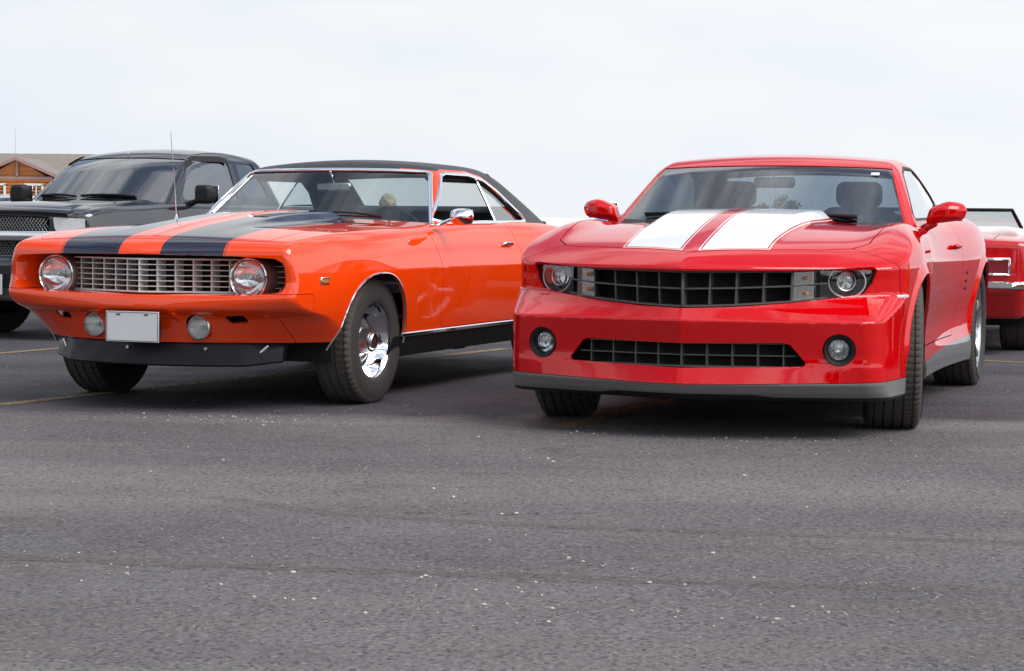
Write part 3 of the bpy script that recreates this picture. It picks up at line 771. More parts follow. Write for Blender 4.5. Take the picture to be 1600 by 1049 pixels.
O_f0 = spl([0.10, 0.25, 0.35, 0.42, 0.465, 0.49, 0.51, 0.535, 0.575, 0.62, 0.70, 0.79, 0.90], [0.10, 0.085, 0.07, 0.045, 0.025, 0.0, -0.032, -0.040, -0.030, 0.0, 0.012, 0.010, 0.05])
O_fa = spl([0.10, 0.25, 0.35, 0.47, 0.55, 0.665, 0.79, 0.9], [0.62, 0.58, 0.48, 0.28, 0.15, 0.10, 0.09, 0.09])
def O_F(u, z):
    return O_f0(z)+O_fa(z)*u**2+0.03*u+0.30*np.maximum(u-0.55, 0)**2*(1-sstep(0.46, 0.58, z))
def O_low(u, v, z):
    u = np.abs(u)
    top = z-O_H(u, v); side = u-O_W(v, z); front = O_F(u, z)-v; rear = v-(4.70-0.10*u**2-0.25*(z-0.7)**2); bot = 0.20-z
    d = rmax(front*0.93, side, 0.030+0.08*(1-sstep(0.44, 0.58, z))); d = rmax(d, rear, 0.10); d = rmax(d, top, 0.032+0.03*sstep(0.2, 1.2, v))
    return rmax(d, bot, 0.02)
def O_top(u, v, z):
    u = np.abs(u)
    rf = z-(spl([1.9, 2.2, 2.45, 2.75, 3.1, 3.4, 3.8], [1.245, 1.295, 1.320, 1.326, 1.312, 1.275, 1.19])(v)-0.042*(u/0.6)**2)
    sd = (u-(0.803-0.56*(z-0.94)-0.10*np.maximum(z-0.94, 0)**2-0.07*np.maximum(v-2.7, 0)-0.05*np.maximum(v-3.3, 0)**2))*0.87
    ws = (1.80+(z-0.96)*1.30+0.28*u**2-v)*0.61
    bl = (v-(4.09-(z-0.97)*2.35-0.22*u**2))*0.40
    d = rmax(ws, sd, 0.040); d = rmax(d, bl, 0.09); d = rmax(d, rf, 0.046)
    return np.maximum(d, 0.86-z)
O_HOOD = rpoly([(-0.66, 0.135), (-0.35, 0.112), (0, 0.098), (0.35, 0.112), (0.66, 0.135), (0.70, 0.9), (0.715, 1.66), (0.35, 1.70), (0, 1.71), (-0.35, 1.70), (-0.715, 1.66), (-0.70, 0.9)], 0.015)
O_DOOR = rpoly([(1.63, 1.15), (1.645, 0.93), (1.70, 0.72), (1.725, 0.40), (1.76, 0.362), (2.93, 0.362), (2.985, 0.42), (2.965, 0.75), (2.90, 0.95), (2.90, 1.15)], 0.012)
O_GRILLE = rpoly([(0, 0.787), (0.5, 0.781), (0.735, 0.771), (0.780, 0.745), (0.785, 0.64), (0.765, 0.602), (0.6, 0.588), (0, 0.583), (-0.6, 0.588), (-0.765, 0.602), (-0.785, 0.64), (-0.780, 0.745), (-0.735, 0.771), (-0.5, 0.781)], 0.028)
O_SIDEWIN = rpoly([(1.955, 0.958), (2.325, 1.219), (2.40, 1.233), (2.75, 1.231), (2.98, 1.205), (3.16, 1.135), (3.30, 1.05), (3.43, 0.966)], 0.012)
def O_arch(v, z, cv=0.90, rear=0.335, front=0.40):
    a = v-cv; b = z-0.325; rx = np.where(a > 0, rear, front); rz = 0.362
    b2 = np.where(b < 0, 0.35*b, b)
    return (((np.abs(a)/rx)**2.3+(np.abs(b2)/rz)**2.3)**(1/2.3)-1)*0.35
O_arch_r = lambda v, z: O_arch(v, z, 3.66, 0.37, 0.36)+np.where(z > 0.325, 0.02, 0)
def build_orange():
    car = thing('orange_coupe', 'bright orange classic coupe with dark hood stripes and black vinyl roof', 'car', (-1.874, 10.5543, 0), -PSI_O)
    car['group'] = 'cars parked in the lot'; del car['group']
    low = extract(O_low, (0, -0.14, 0.16), (1.0, 4.80, 1.06), 0.0135)
    gh = extract(O_top, (0, 1.60, 0.84), (0.92, 4.05, 1.36), 0.0135)
    low = outside(low, O_top); gh = outside(gh, lambda u, v, z: O_low(u, v, z)*1.0)
    au = lambda m: np.abs(m.V[:, 0])
    # wheel openings
    for fn in (O_arch, O_arch_r):
        low = outside(low, lambda u, v, z, fn=fn: np.maximum(fn(v, z), 0.55-np.abs(u)))
    # grille opening, lamp holes and vents in the front face
    hole = lambda u, v, z: np.maximum(O_GRILLE(u, z), v-0.42)
    low = outside(low, hole)
    slot = lambda u, v, z: np.maximum(rpoly([(0.446, 0.482), (0.462, 0.440), (0.552, 0.445), (0.552, 0.482)], 0.006)(np.abs(u), z), v-0.5)
    low = outside(low, slot)
    fogh = lambda u, v, z: np.maximum(np.hypot(np.abs(u)-0.301, z-0.422)-0.062, v-0.4)
    low = outside(low, fogh)
    # sill under the chrome strip, lower edge of valance
    low, = (outside(low, lambda u, v, z: np.maximum(z-0.345, 0.56-v+0*u)*1.0 if False else np.maximum(z-0.338-0.0*v, 0.7-v)),)
    front_low, low = cut(low, lambda u, v, z: np.maximum(z-0.345, v-0.75)); 
    # panels
    def take(m, s, g=0.005):
        return inside(m, lambda u, v, z: s(u, v, z)+g/2), outside(m, lambda u, v, z: s(u, v, z)-g/2)
    hood, low = take(low, lambda u, v, z: np.maximum(O_HOOD(u, v), 0.78-z), 0.006)
    doorL, low = take(low, lambda u, v, z: np.maximum(O_DOOR(v, z), 0.3-u))
    doorR, low = take(low, lambda u, v, z: np.maximum(O_DOOR(v, z), 0.3+u))
    val, low = take(low, lambda u, v, z: np.maximum(np.maximum(z-0.494+0.02*np.abs(u), np.abs(u)-0.70-(0.45-z)*0.1), v-0.75), 0.004)
    bum, low = take(low, lambda u, v, z: np.maximum(np.maximum(z-0.597, 0.494-0.02*np.abs(u)-z), v-0.24), 0.003)
    trunk, low = take(low, lambda u, v, z: np.maximum(rpoly([(-0.62, 3.95), (0.62, 3.95), (0.64, 4.62), (-0.64, 4.62)], 0.03)(u, v), 0.8-z), 0.006)
    def striped(m):
        s1 = lambda u, v, z: np.abs(np.abs(u)-0.292)-0.172
        s2 = lambda u, v, z: np.abs(np.abs(np.abs(u)-0.292)-0.1815)-0.0028
        a, b = cut(m, s1); c, d = cut(b, s2) if b is not None else (None, None)
        return [(a, M['navy']), (c, M['navy']), (d, M['orange'])]
    surf_obj('hood', striped(hood)+[(rim(hood, 0.014), M['orange'])], car)
    for dd in (doorL, doorR): surf_obj('door', [(rimmed(dd, 0.02), M['orange'])], car)
    surf_obj('valance', [(rimmed(val, 0.012), M['orange'])], car)
    bo = surf_obj('bumper', [(rimmed(bum, 0.012), M['orange'])], car)
    surf_obj('trunk_lid', striped(trunk)+[(rim(trunk, 0.014), M['orange'])], car)
    header, low2 = cut(low, lambda u, v, z: np.maximum(v-0.16, 0.75-z))
    # windows
    wsf = lambda u, v, z: np.maximum(np.maximum(np.abs(u)-(0.742-0.52*(z-0.94)), (v-2.175-0.27*u*u)*0.62), v-2.6)
    blf = lambda u, v, z: np.maximum(np.maximum(np.abs(u)-(0.60-0.40*(z-0.98)), (3.40-0.15*u*u-v)*0.40), 3.0-v)
    swf = lambda u, v, z: np.maximum(O_SIDEWIN(v, z), 0.4-np.abs(u))
    ws, gh = cut(gh, wsf)
    bl, gh = cut(gh, blf)
    sw, gh = cut(gh, swf)
    def vinf(u, v, z):
        d = O_SIDEWIN(v, z); on_side = np.abs(u)-0.45
        keep = np.maximum(0.030-d, on_side*0-1)                       # stay clear of the side window
        edge = np.where(np.abs(u) > 0.40, 0.030-d, -0.1)
        front = 2.200+0.27*u*u-v                                       # behind the windscreen trim
        a_pillar = np.where((v < 2.60) & (np.abs(u) > 0.40), (1.243-z)+np.maximum(2.34-v, 0)*0.3, -0.1)
        return np.maximum(np.maximum(edge, front*0.6), a_pillar)
    roof, pil = cut(gh, vinf)
    surf_obj('vinyl_roof', [(roof, M['vinyl']), (rim(roof, 0.010), M['vinyl'])], car)
    # inner headliner
    surf_obj('headliner', [(flipped(offset(inside(roof, lambda u, v, z: 1.10-z), -0.025)), M['headliner'])], car)
    surf_obj('windscreen', [(offset(ws, -0.006), M['clear_tint'])], car)
    mb = MB(); mb.add(*edge_strip(O_top, wsf, 'uz', (0, 1.10), 0.008, 0.026, 0.008, 200), M['chrome']); mb.obj('windscreen_trim', None, car)
    surf_obj('rear_window', [(offset(bl, -0.006), M['clear'])], car)
    for s in (1, -1):
        mb = MB(); mb.add(*edge_strip(O_top, lambda u, v, z: O_SIDEWIN(v, z), 'vz', (2.70, 1.08), 0.006, 0.024, 0.008, 160, s), M['chrome']); mb.obj('side_window_trim', None, car)
        # quarter pane with its leaning metal edge; the door glass is wound down
        q = inside(sw, lambda u, v, z: np.maximum(-s*u, 2.86+0.55*(z-0.95)*0.42-v+0.0)); surf_obj('quarter_window', [(offset(q, -0.02), M['clear'])], car)
        zz = np.linspace(0.93, 1.222, 8); vv = 2.86+0.231*(zz-0.95); uu = solve(O_top, vv, zz, 0, 1.2, 0.2)-0.018
        mb = MB(); mb.tube(np.stack([s*uu, vv, zz], 1), 0.008, M['chrome'], 8); mb.obj('window_divider', None, car)
    body = join(rimmed(low2, 0.016), pil)
    surf_obj('body_shell', [(body, M['orange']), (rim(pil, 0.03), M['interior']), (flipped(offset(pil, -0.03)), M['interior'])], car)
    hd = striped(header)
    surf_obj('header_panel', hd+[(rim(header, 0.010), M['orange'])], car)
    # walls of the grille opening, going straight back
    # a flared, painted lip first, then a straight tunnel
    on_edge = lambda u, v, z: (np.abs(O_GRILLE(u, z)) < 0.004) & (v < 0.45) & (z > 0.56)
    def flare(src):
        w = rim(src, direction=(0, 0.12, 0), where=on_edge); k = len(w.V)//2
        P = w.V[k:]; cu = np.clip(P[:, 0], -0.62, 0.62); cz = np.full(len(P), 0.685); d = np.stack([P[:, 0]-cu, (P[:, 2]-cz)*0.35], 1)
        L_ = np.maximum(np.linalg.norm(d, axis=1), 1e-6)[:, None]; d = d/L_*np.minimum(0.075, L_*0.6)
        w.V[k:, 0] -= d[:, 0]; w.V[k:, 2] -= d[:, 1]*0.25
        e = w.V[:k].reshape(2, -1, 3); fn = np.cross(w.V[len(w.V)//4*3:]-w.V[:len(w.V)//4], w.V[len(w.V)//4:len(w.V)//2]-w.V[:len(w.V)//4]); fn /= np.maximum(np.linalg.norm(fn, axis=1), 1e-9)[:, None]
        w.N = np.concatenate([fn]*4)
        t = w.copy(); q = len(w.V)//4; a2 = w.V[3*q:]; b2 = w.V[2*q:3*q]; t.V = np.concatenate([a2, b2, b2+[0, 0.24, 0], a2+[0, 0.24, 0]])
        return w, t
    parts_ = []
    for src in (low, bum):
        w, t = flare(src); parts_ += [(w, M['orange']), (t, M['bezel'])]
    surf_obj('grille_surround', parts_, car)
    mb = MB(); uu = np.linspace(-0.80, 0.80, 33)
    V = [(a, 0.110+0.34*abs(a), z) for z in (0.56, 0.81) for a in uu]; F = [(i, i+1, 33+i+1, 33+i) for i in range(32)]
    mb.add(V, F, M['under']); mb.obj('radiator_backing', None, car)
    # egg-crate grille, every bar its own piece
    gr = link('grille', None, car)
    gv = lambda a: 0.014+0.34*np.abs(a)
    def hbar(z, u0, u1, r=0.0032, d=0.030, back=0.0):
        m = MB(); a = np.linspace(u0, u1, max(3, int((u1-u0)/0.04)))
        if u0*u1 < 0: a = np.unique(np.concatenate([a, [0.0]]))
        V = []
        for t in a:
            vv = gv(t)+back; V += [(t, vv, z-r), (t, vv, z+r), (t, vv+d, z+r), (t, vv+d, z-r)]
        n = len(a); F = [(i*4+j, i*4+(j+1) % 4, i*4+4+(j+1) % 4, i*4+4+j) for i in range(n-1) for j in range(4)]+[(0, 1, 2, 3), tuple((n-1)*4+j for j in (3, 2, 1, 0))]
        m.add(V, F, M['grille_grey']); m.obj('bar', None, gr, smooth=20)
    zb = np.linspace(0.597, 0.760, 7)
    for i, z in enumerate(zb):
        e = 0.004 if i in (0, 6) else 0.0022
        hbar(z, -0.485, 0.485, e, 0.03)
    for s in (1, -1):
        for z in zb: hbar(z-0.004, *sorted((s*0.655, s*0.765)), 0.0016, 0.02)
    fin = MB(); fin.box((0, 0.044, 0.6785), (0.0060, 0.082, 0.162)); f0 = fin.obj('fin', M['grille_grey'], gr)
    for k in range(-5, 6):
        o = f0 if k == -5 else f0.copy()
        if k != -5: COL.objects.link(o)
        o.location = (k*0.0865, gv(k*0.0865), 0)
    # headlamps
    hl = None
    for s in (1, -1):
        if hl is None:
            hl = link('headlamp', None, car)
            m = MB(); m.lathe([(0.0, 0.094), (-0.006, 0.099), (-0.004, 0.104), (0.004, 0.106), (0.02, 0.103)], 'v', n=56, mat=M['chrome']); m.obj('bezel_ring', None, hl)
            m = MB(); m.lathe([(0.012, 0.1045), (0.06, 0.1055), (0.16, 0.107), (0.32, 0.110)], 'v', n=56, mat=M['bezel']); m.obj('sleeve', None, hl)
            m = MB(); m.lathe([(0.004, 0.088), (0.03, 0.072), (0.05, 0.050), (0.062, 0.02), (0.064, 0.0005)], 'v', n=48, mat=M['reflector']); m.obj('reflector', None, hl)
            m = MB(); m.lathe([(0.02, 0.009), (0.045, 0.012), (0.06, 0.012)], 'v', n=16, mat=M['dull_chrome']); m.lathe([(0.02, 0.009), (0.018, 0.0005)], 'v', n=16, mat=M['dull_chrome']); m.obj('bulb_shield', None, hl)
            m = MB(); m.lathe([(0.002, 0.0945), (-0.006, 0.088), (-0.014, 0.070), (-0.019, 0.045), (-0.021, 0.02), (-0.0215, 0.0004)], 'v', n=48, mat=M['ribbed_lens']); m.obj('lens', None, hl)
            o = hl
        else: o = copy_tree(hl, car)
        o.location = (s*0.560, 0.128, 0.670)
    # parking lamps
    pl = None
    for s in (1, -1):
        if pl is None:
            pl = link('parking_lamp', None, car)
            m = MB(); m.lathe([(0.004, 0.055), (-0.004, 0.059), (0.002, 0.064), (0.03, 0.062)], 'v', n=40, mat=M['dull_chrome']); m.obj('bezel_ring', None, pl)
            m = MB(); m.lathe([(0.014, 0.0590), (-0.004, 0.053), (-0.013, 0.037), (-0.017, 0.014), (-0.018, 0.0004)], 'v', n=36, mat=M['ribbed_lens']); m.obj('lens', None, pl)
            m = MB(); m.lathe([(0.012, 0.058), (0.030, 0.042), (0.040, 0.020), (0.042, 0.0004)], 'v', n=36, mat=M['frost']); m.obj('reflector', None, pl)
            m = MB(); m.lathe([(0.0, 0.0004), (0.002, 0.010), (0.02, 0.013), (0.04, 0.009)], 'v', n=16, mat=M['lens_white']); m.obj('bulb', None, pl)
            o = pl
        else: o = copy_tree(pl, car)
        o.location = (s*0.301, float(O_F(0.301, 0.422))-0.004, 0.422)
    # dark vents behind the slots
    for s in (1, -1):
        m = MB(); m.box((s*0.50, 0.235, 0.462), (0.11, 0.09, 0.045)); m.obj('bumper_vent', M['under'], car)
    # licence plate: bare white plate with a thin black line and two screw slots
    p = link('licence_plate', None, car, (0, -0.045, 0.424)); m = MB()
    m.box((0, 0, 0), (0.305, 0.003, 0.152), M['plate'], 0.001); m.obj('plate_blank', None, p)
    m = MB()
    for x, z, w, h in ((0, 0.0705, 0.292, 0.0022), (0, -0.0705, 0.292, 0.0022), (-0.1465, 0, 0.0022, 0.139), (0.1465, 0, 0.0022, 0.139)): m.box((x, -0.0022, z), (w, 0.0012, h), M['plate_edge'])
    m.obj('border_line', None, p)
    for x in (-0.080, 0.080):
        m = MB(); m.box((x, -0.0024, 0.060), (0.022, 0.0016, 0.007), M['plate_edge']); m.obj('screw_slot', None, p)
    m = MB(); m.box((0, 0.03, -0.02), (0.26, 0.05, 0.09), M['under']); m.obj('plate_bracket', None, p)
    for s in (1, -1):
        m = MB(); m.add([(s*0.185, -0.035, 0.497), (s*0.215, -0.035, 0.497), (s*0.225, 0.04, 0.455), (s*0.205, 0.04, 0.455), (s*0.185, 0.06, 0.50), (s*0.22, 0.06, 0.50)], [(0, 1, 2, 3), (0, 3, 4), (1, 5, 2), (2, 5, 4, 3), (0, 4, 5, 1)], M['orange']); m.obj('bumper_bracket', None, car, smooth=0)
    # black chin spoiler
    m = MB(); uu = np.linspace(-0.66, 0.66, 41); V = []; sec = [(0.035, 0.352), (0.000, 0.335), (-0.018, 0.285), (-0.030, 0.235), (-0.022, 0.226), (-0.006, 0.235), (0.02, 0.30), (0.05, 0.34)]
    for a in uu:
        e = float(0.065+0.50*a*a+0.25*max(abs(a)-0.5, 0))
        lift = 0.018*sstep(0.5, 0.66, abs(a))
        for dv, z in sec: V.append((a, e+dv, z+float(lift)*(1 if z < 0.3 else 0)))
    n = len(sec); F = [(i*n+j, (i+1)*n+j, (i+1)*n+(j+1) % n, i*n+(j+1) % n) for i in range(40) for j in range(n)]+[tuple(range(n)), tuple(40*n+j for j in range(n))[::-1]]
    m.add(V, F, M['satin_black']); m.obj('chin_spoiler', None, car)
    for uq in (-0.09, 0.33):
        m = MB(); m.lathe([(-0.006, 0.0005), (-0.006, 0.008), (0.002, 0.010)], 'v', (uq, 0.065+0.5*uq*uq-0.012, 0.315), 12, M['dull_chrome']); m.obj('bolt', None, car)
    for s in (1, -1):
        m = MB(); m.tube([(s*0.60, 0.26, 0.33), (s*0.52, 0.20, 0.245)], 0.008, M['dull_chrome'], 8); m.obj('spoiler_brace', None, car)
    # underbody, sills
    m = MB(); m.box((0, 2.55, 0.29), (1.50, 3.9, 0.10), M['under'], 0.02); m.box((0, 0.75, 0.34), (1.02, 1.0, 0.16), M['under'], 0.02)
    m.tube([(-0.4, 1.2, 0.2), (-0.42, 3.0, 0.2), (-0.45, 4.6, 0.26)], 0.035, M['under']); m.tube([(0.4, 1.2, 0.2), (0.42, 3.0, 0.2), (0.45, 4.6, 0.26)], 0.035, M['under'])
    m.box((0.55, 2.75, 0.215), (0.10, 0.16, 0.07), M['under'], 0.01); m.box((0.56, 3.0, 0.23), (0.06, 0.5, 0.02), M['under'], 0.005)
    m.tube([(-0.72, 3.66, 0.325), (0.72, 3.66, 0.325)], 0.05, M['under']); m.tube([(-0.72, 0.943, 0.30), (0.72, 0.943, 0.30)], 0.035, M['under'])
    m.obj('underbody', None, car)
    for s in (1, -1):
        vv = np.linspace(1.10, 3.34, 30); m = MB(); V = []
        for v in vv:
            w = float(O_W(v, 0.335)); 
            for du, z in ((-0.002, 0.342), (-0.014, 0.30), (-0.05, 0.225), (-0.12, 0.215), (-0.2, 0.25)): V.append((s*(w+du), v, z))
        F = [(i*5+j, (i+1)*5+j, (i+1)*5+j+1, i*5+j+1) for i in range(29) for j in range(4)]
        if s < 0: F = [f[::-1] for f in F]
        m.add(V, F, M['black']); m.obj('rocker_panel', None, car)
        vv = np.linspace(1.20, 3.30, 30); uu = O_W(vv, np.full(30, 0.348)); m = MB()
        nn = np.tile([s*0.999, 0, -0.04], (30, 1)); m.add(*strip_vf(np.stack([s*uu, vv, np.full(30, 0.348)], 1), nn, 0.022, 0.008), M['chrome']); m.obj('rocker_moulding', None, car)
        # bright lips round the wheel openings
        for fn, cv, dirs in ((O_arch, 0.90, 1), (O_arch_r, 3.66, 1)):
            th = np.linspace(math.radians(-14), math.radians(194), 60); pts = []
            for t in th:
                lo, hi = 0.1, 0.8
                for _ in range(30):
                    r = (lo+hi)/2
                    if fn(np.array(cv+r*math.cos(t)), np.array(0.325+r*math.sin(t))) < 0: lo = r
                    else: hi = r
                v, z = cv+r*math.cos(t), 0.325+r*math.sin(t)
                if z < 0.30: continue
                pts.append((s*(float(solve(O_low, np.array(v), np.array(z), 0, 1.2, 0.3))+0.001), v, z))
            m = MB(); m.tube(pts, 0.0058, M['chrome'], 8); m.obj('arch_moulding', None, car)
        m = MB(); m.add(*well_surf(s*0.52, s*0.80, 0.92, 0.36, 0.372), M['under']); m.obj('wheel_well', None, car); m = MB(); m.add(*well_surf(s*0.52, s*0.90, 3.66, 0.36, 0.385), M['under']); m.obj('wheel_well', None, car)
        # side marker
        vv, z = 0.325, 0.660; uq = float(solve(O_low, np.array(vv), np.array(z), 0, 1.2, 0.3))
        g = gradient(O_low, np.array([[uq, vv, z]]))[0]; ang = math.atan2(g[1], g[0])
        mk = link('side_marker', None, car, (s*uq, vv, z), (0, 0, ang if s > 0 else math.pi-ang))
        m = MB(); m.box((0.002, 0, 0), (0.010, 0.072, 0.036), M['dull_chrome'], 0.003); m.obj('bezel', None, mk)
        m = MB(); m.box((0.007, 0, -0.003), (0.006, 0.056, 0.018), M['amber_lens'], 0.002); m.obj('lens', None, mk)
        # door handle and lock
        hv, hz = 2.755, 0.822; hu = float(solve(O_low, np.array(hv), np.array(hz), 0, 1.2, 0.3))
        dh = link('door_handle', None, car, (s*hu, hv, hz), (0, 0, 0 if s > 0 else math.pi))
        m = MB(); m.box((0.022, 0.0, 0.004), (0.012, 0.13, 0.020), M['chrome'], 0.005); m.box((0.010, -0.055, 0.0), (0.03, 0.035, 0.024), M['chrome'], 0.006); m.box((0.010, 0.055, 0.0), (0.03, 0.024, 0.022), M['chrome'], 0.006); m.obj('lever', None, dh)
        m = MB(); m.lathe([(0.0, 0.013), (0.006, 0.012), (0.008, 0.0005)], 'u', (0.004, 0.02 if s > 0 else -0.02, -0.045), 20, M['chrome']); m.obj('lock', None, dh)
    # wheels
    wp = rally_wheel(car); place_wheels(wp, car, [(0.765, 0.943, 0.328, 0), (-0.765, 0.943, 0.328, 0), (0.765, 3.69, 0.328, 0), (-0.765, 3.69, 0.328, 0)])
    # chrome door mirror, driver's side
    mr = link('door_mirror', None, car, (0.86, 1.78, 0.932))
    m = MB(); m.box((0.0, 0.0, 0.004), (0.030, 0.075, 0.010), M['chrome'], 0.004); m.obj('foot', None, mr)
    m = MB(); m.tube([(0.0, 0.0, 0.006), (0.02, 0.01, 0.016), (0.06, 0.02, 0.034), (0.105, 0.03, 0.052)], [0.012, 0.010, 0.009, 0.010], M['chrome'], 10); m.obj('arm', None, mr)
    def mh(u, v, z):
        a = np.abs(u-0.125)/0.068; b = np.abs(z-0.052)/0.047
        rr = (a**3+b**3)**(1/3)-1+np.maximum(0.03-v, 0)*7.5-0.0
        return np.maximum(rr*0.045+np.maximum(0.03-v, 0)**2*4, v-0.055)
    s_ = extract(mh, (0.03, -0.08, -0.02), (0.22, 0.08, 0.13), 0.006, mirror=False); surf_obj('housing', [(s_, M['chrome'])], mr)
    m = MB(); m.box((0.125, 0.0562, 0.052), (0.115, 0.002, 0.075), M['mirror'], 0.001); m.obj('mirror_glass', None, mr)
    # radio antenna on the far fender
    an = link('antenna', None, car, (-0.78, 1.70, 0.935)); m = MB(); m.lathe([(0.0, 0.018), (0.012, 0.014), (0.035, 0.007), (0.05, 0.004)], 'z', (0, 0, 0), 16, M['chrome']); m.obj('base', None, an)
    m = MB(); m.tube([(0, 0, 0.03), (0.0, -0.02, 0.2), (0.0, -0.065, 0.525)], [0.0035, 0.003, 0.002], M['chrome'], 6); m.obj('mast', None, an)
    # wipers lying at the foot of the windscreen
    for (u0, v0, u1, v1) in ((0.50, 1.80, 0.02, 1.82), (-0.08, 1.76, -0.52, 1.86)):
        wp_ = link('wiper', None, car); uu = np.linspace(u0, u1, 7); vv = np.linspace(v0, v1, 7)
        zz = np.maximum(solve(O_low, uu, vv, 2, 1.3, 0.5), solve(O_top, uu, vv, 2, 1.5, 0.5)*0+0.0)
        zz = np.array([max(solve(O_low, np.array(a), np.array(b), 2, 1.4, 0.5), 0.95)+0.022 for a, b in zip(uu, vv)])
        m = MB(); m.tube(np.stack([uu, vv, zz+0.004*np.sin(np.linspace(0, 3.1, 7))*4], 1), [0.008, 0.007, 0.006, 0.005, 0.005, 0.004, 0.004], M['black'], 6); m.obj('arm', None, wp_)
        m = MB(); m.tube(np.stack([uu, vv+0.014, zz-0.003], 1), 0.005, M['black'], 5); m.obj('blade', None, wp_)
    # raised rear lip of the hood scoop: dark opening towards the windscreen
    m = MB(); uu = np.linspace(-0.25, 0.25, 11); V = []
    for a in uu: zt = float(O_hc(1.64))-0.022*(a/0.66)**2; V += [(a, 1.672, zt+0.004), (a, 1.672, zt+0.036)]
    m.add(V, [(2*i, 2*i+1, 2*i+3, 2*i+2) for i in range(10)], M['under']); m.obj('scoop_opening', None, car)
    interior(car, dash_v=1.93, dash_z=0.97, wheel_u=0.36, seat_v=2.72, belt=0.955, rear_v=3.42, half=0.735, mirror=(0.0, 2.20, 1.155), seat_top=1.02, headrest=False, rear_top=1.045)
    for s in (1, -1):
        m = MB(); m.box((s*0.565, 2.76, 1.222), (0.05, 0.95, 0.065), M['headliner'], 0.02); m.obj('roof_rail_lining', None, car)
    return car
def seat(parent, u, v, z0, top, w=0.50, headrest=True, mat=None, name='front_seat'):
    mat = mat or M['interior']; s = link(name, None, parent, (u, v, 0))
    m = MB(); m.box((0, -0.20, z0+0.06), (w, 0.52, 0.16), mat, 0.05); m.obj('cushion', None, s)
    def bk(x, y, z):
        y2 = y-(z-z0)*0.22; hw = w/2*(1-0.18*np.clip((z-z0)/(top-z0), 0, 1)**2)
        d = rmax(np.abs(x)-hw, np.abs(y2-0.08)-0.06, 0.05); return rmax(d, np.abs(z-(z0+top)/2)-(top-z0)/2, 0.06)
    surf_obj('backrest', [(extract(bk, (-0.4, -0.1, z0-0.05), (0.4, 0.5, top+0.05), 0.025, mirror=False), mat)], s)
    if headrest:
        dy = (top-z0)*0.22+0.07
        def hr(x, y, z): return rmax(rmax(np.abs(x)-0.13, np.abs(y-dy)-0.045, 0.04), np.abs(z-top-0.07)-0.075, 0.05)
        surf_obj('headrest', [(extract(hr, (-0.2, dy-0.1, top-0.05), (0.2, dy+0.1, top+0.2), 0.02, mirror=False), mat)], s)
    return s
def interior(car, dash_v, dash_z, wheel_u, seat_v, belt, rear_v, half, mirror, seat_top, headrest=True, dash_mat=None, wheel_r=0.19, rear_top=0.93):
    dm = dash_mat or M['interior']
    m = MB(); m.box((0, (dash_v+rear_v)/2+0.1, 0.38), (2*half, rear_v-dash_v+0.5, 0.06), M['interior']); m.obj('floor_pan', None, car)
    for s in (1, -1):
        m = MB(); m.box((s*(half+0.02), (dash_v+rear_v)/2, (0.4+belt)/2), (0.05, rear_v-dash_v+0.2, belt-0.42), M['interior'], 0.02); m.obj('door_panel', None, car)
    def ds(u, v, z):
        u = np.abs(u); d = rmax(z-dash_z+0.10*(u/0.7)**4+0.02*np.maximum(v-dash_v-0.12, 0)*8, v-dash_v-0.24, 0.05)
        return np.maximum(np.maximum(np.maximum(d, dash_v-0.08+0.18*u*u-v), u-half-0.01), dash_z-0.35-z)
    surf_obj('dashboard', [(extract(ds, (0, dash_v-0.2, dash_z-0.4), (half+0.1, dash_v+0.4, dash_z+0.06), 0.03), dm)], car)
    m = MB(); m.box((0, rear_v+0.30, belt-0.01), (2*half-0.1, 0.5, 0.03), M['interior'], 0.01); m.obj('parcel_shelf', None, car)
    m = MB(); m.box((0, rear_v+0.02, rear_top-0.23), (2*half-0.06, 0.16, 0.48), M['interior'], 0.06, R=rot_m('X', -16)); m.box((0, rear_v-0.3, 0.5), (2*half-0.06, 0.5, 0.14), M['interior'], 0.05); m.obj('rear_seat', None, car)
    for s in (1, -1): seat(car, s*0.36, seat_v, 0.44, seat_top, headrest=headrest)
    sw = link('steering_wheel', None, car, (wheel_u, dash_v+0.36, dash_z-0.11), (math.radians(-62), 0, 0))
    a = np.linspace(0, 2*math.pi, 37); m = MB(); m.tube(np.stack([wheel_r*np.cos(a), wheel_r*np.sin(a), 0*a], 1), 0.013, M['black'], 8, False); m.obj('rim', None, sw)
    m = MB()
    for k in range(3):
        t = math.radians(90+120*k+60); m.tube([(0, 0, -0.02), (wheel_r*math.cos(t), wheel_r*math.sin(t), 0)], 0.010, M['dull_chrome'], 6)
    m.lathe([(-0.04, 0.04), (-0.01, 0.045), (0.005, 0.03), (0.007, 0.0005)], 'z', n=20, mat=M['black']); m.obj('spokes', None, sw)
    mi_ = link('rear_view_mirror', None, car, mirror); m = MB(); m.box((0, 0, 0), (0.225, 0.025, 0.058), M['dull_chrome'], 0.012); m.obj('housing', None, mi_)
    m = MB(); m.tube([(0, -0.012, 0.02), (0, -0.05, 0.09)], 0.007, M['chrome'], 8); m.obj('stem', None, mi_)
build_orange()
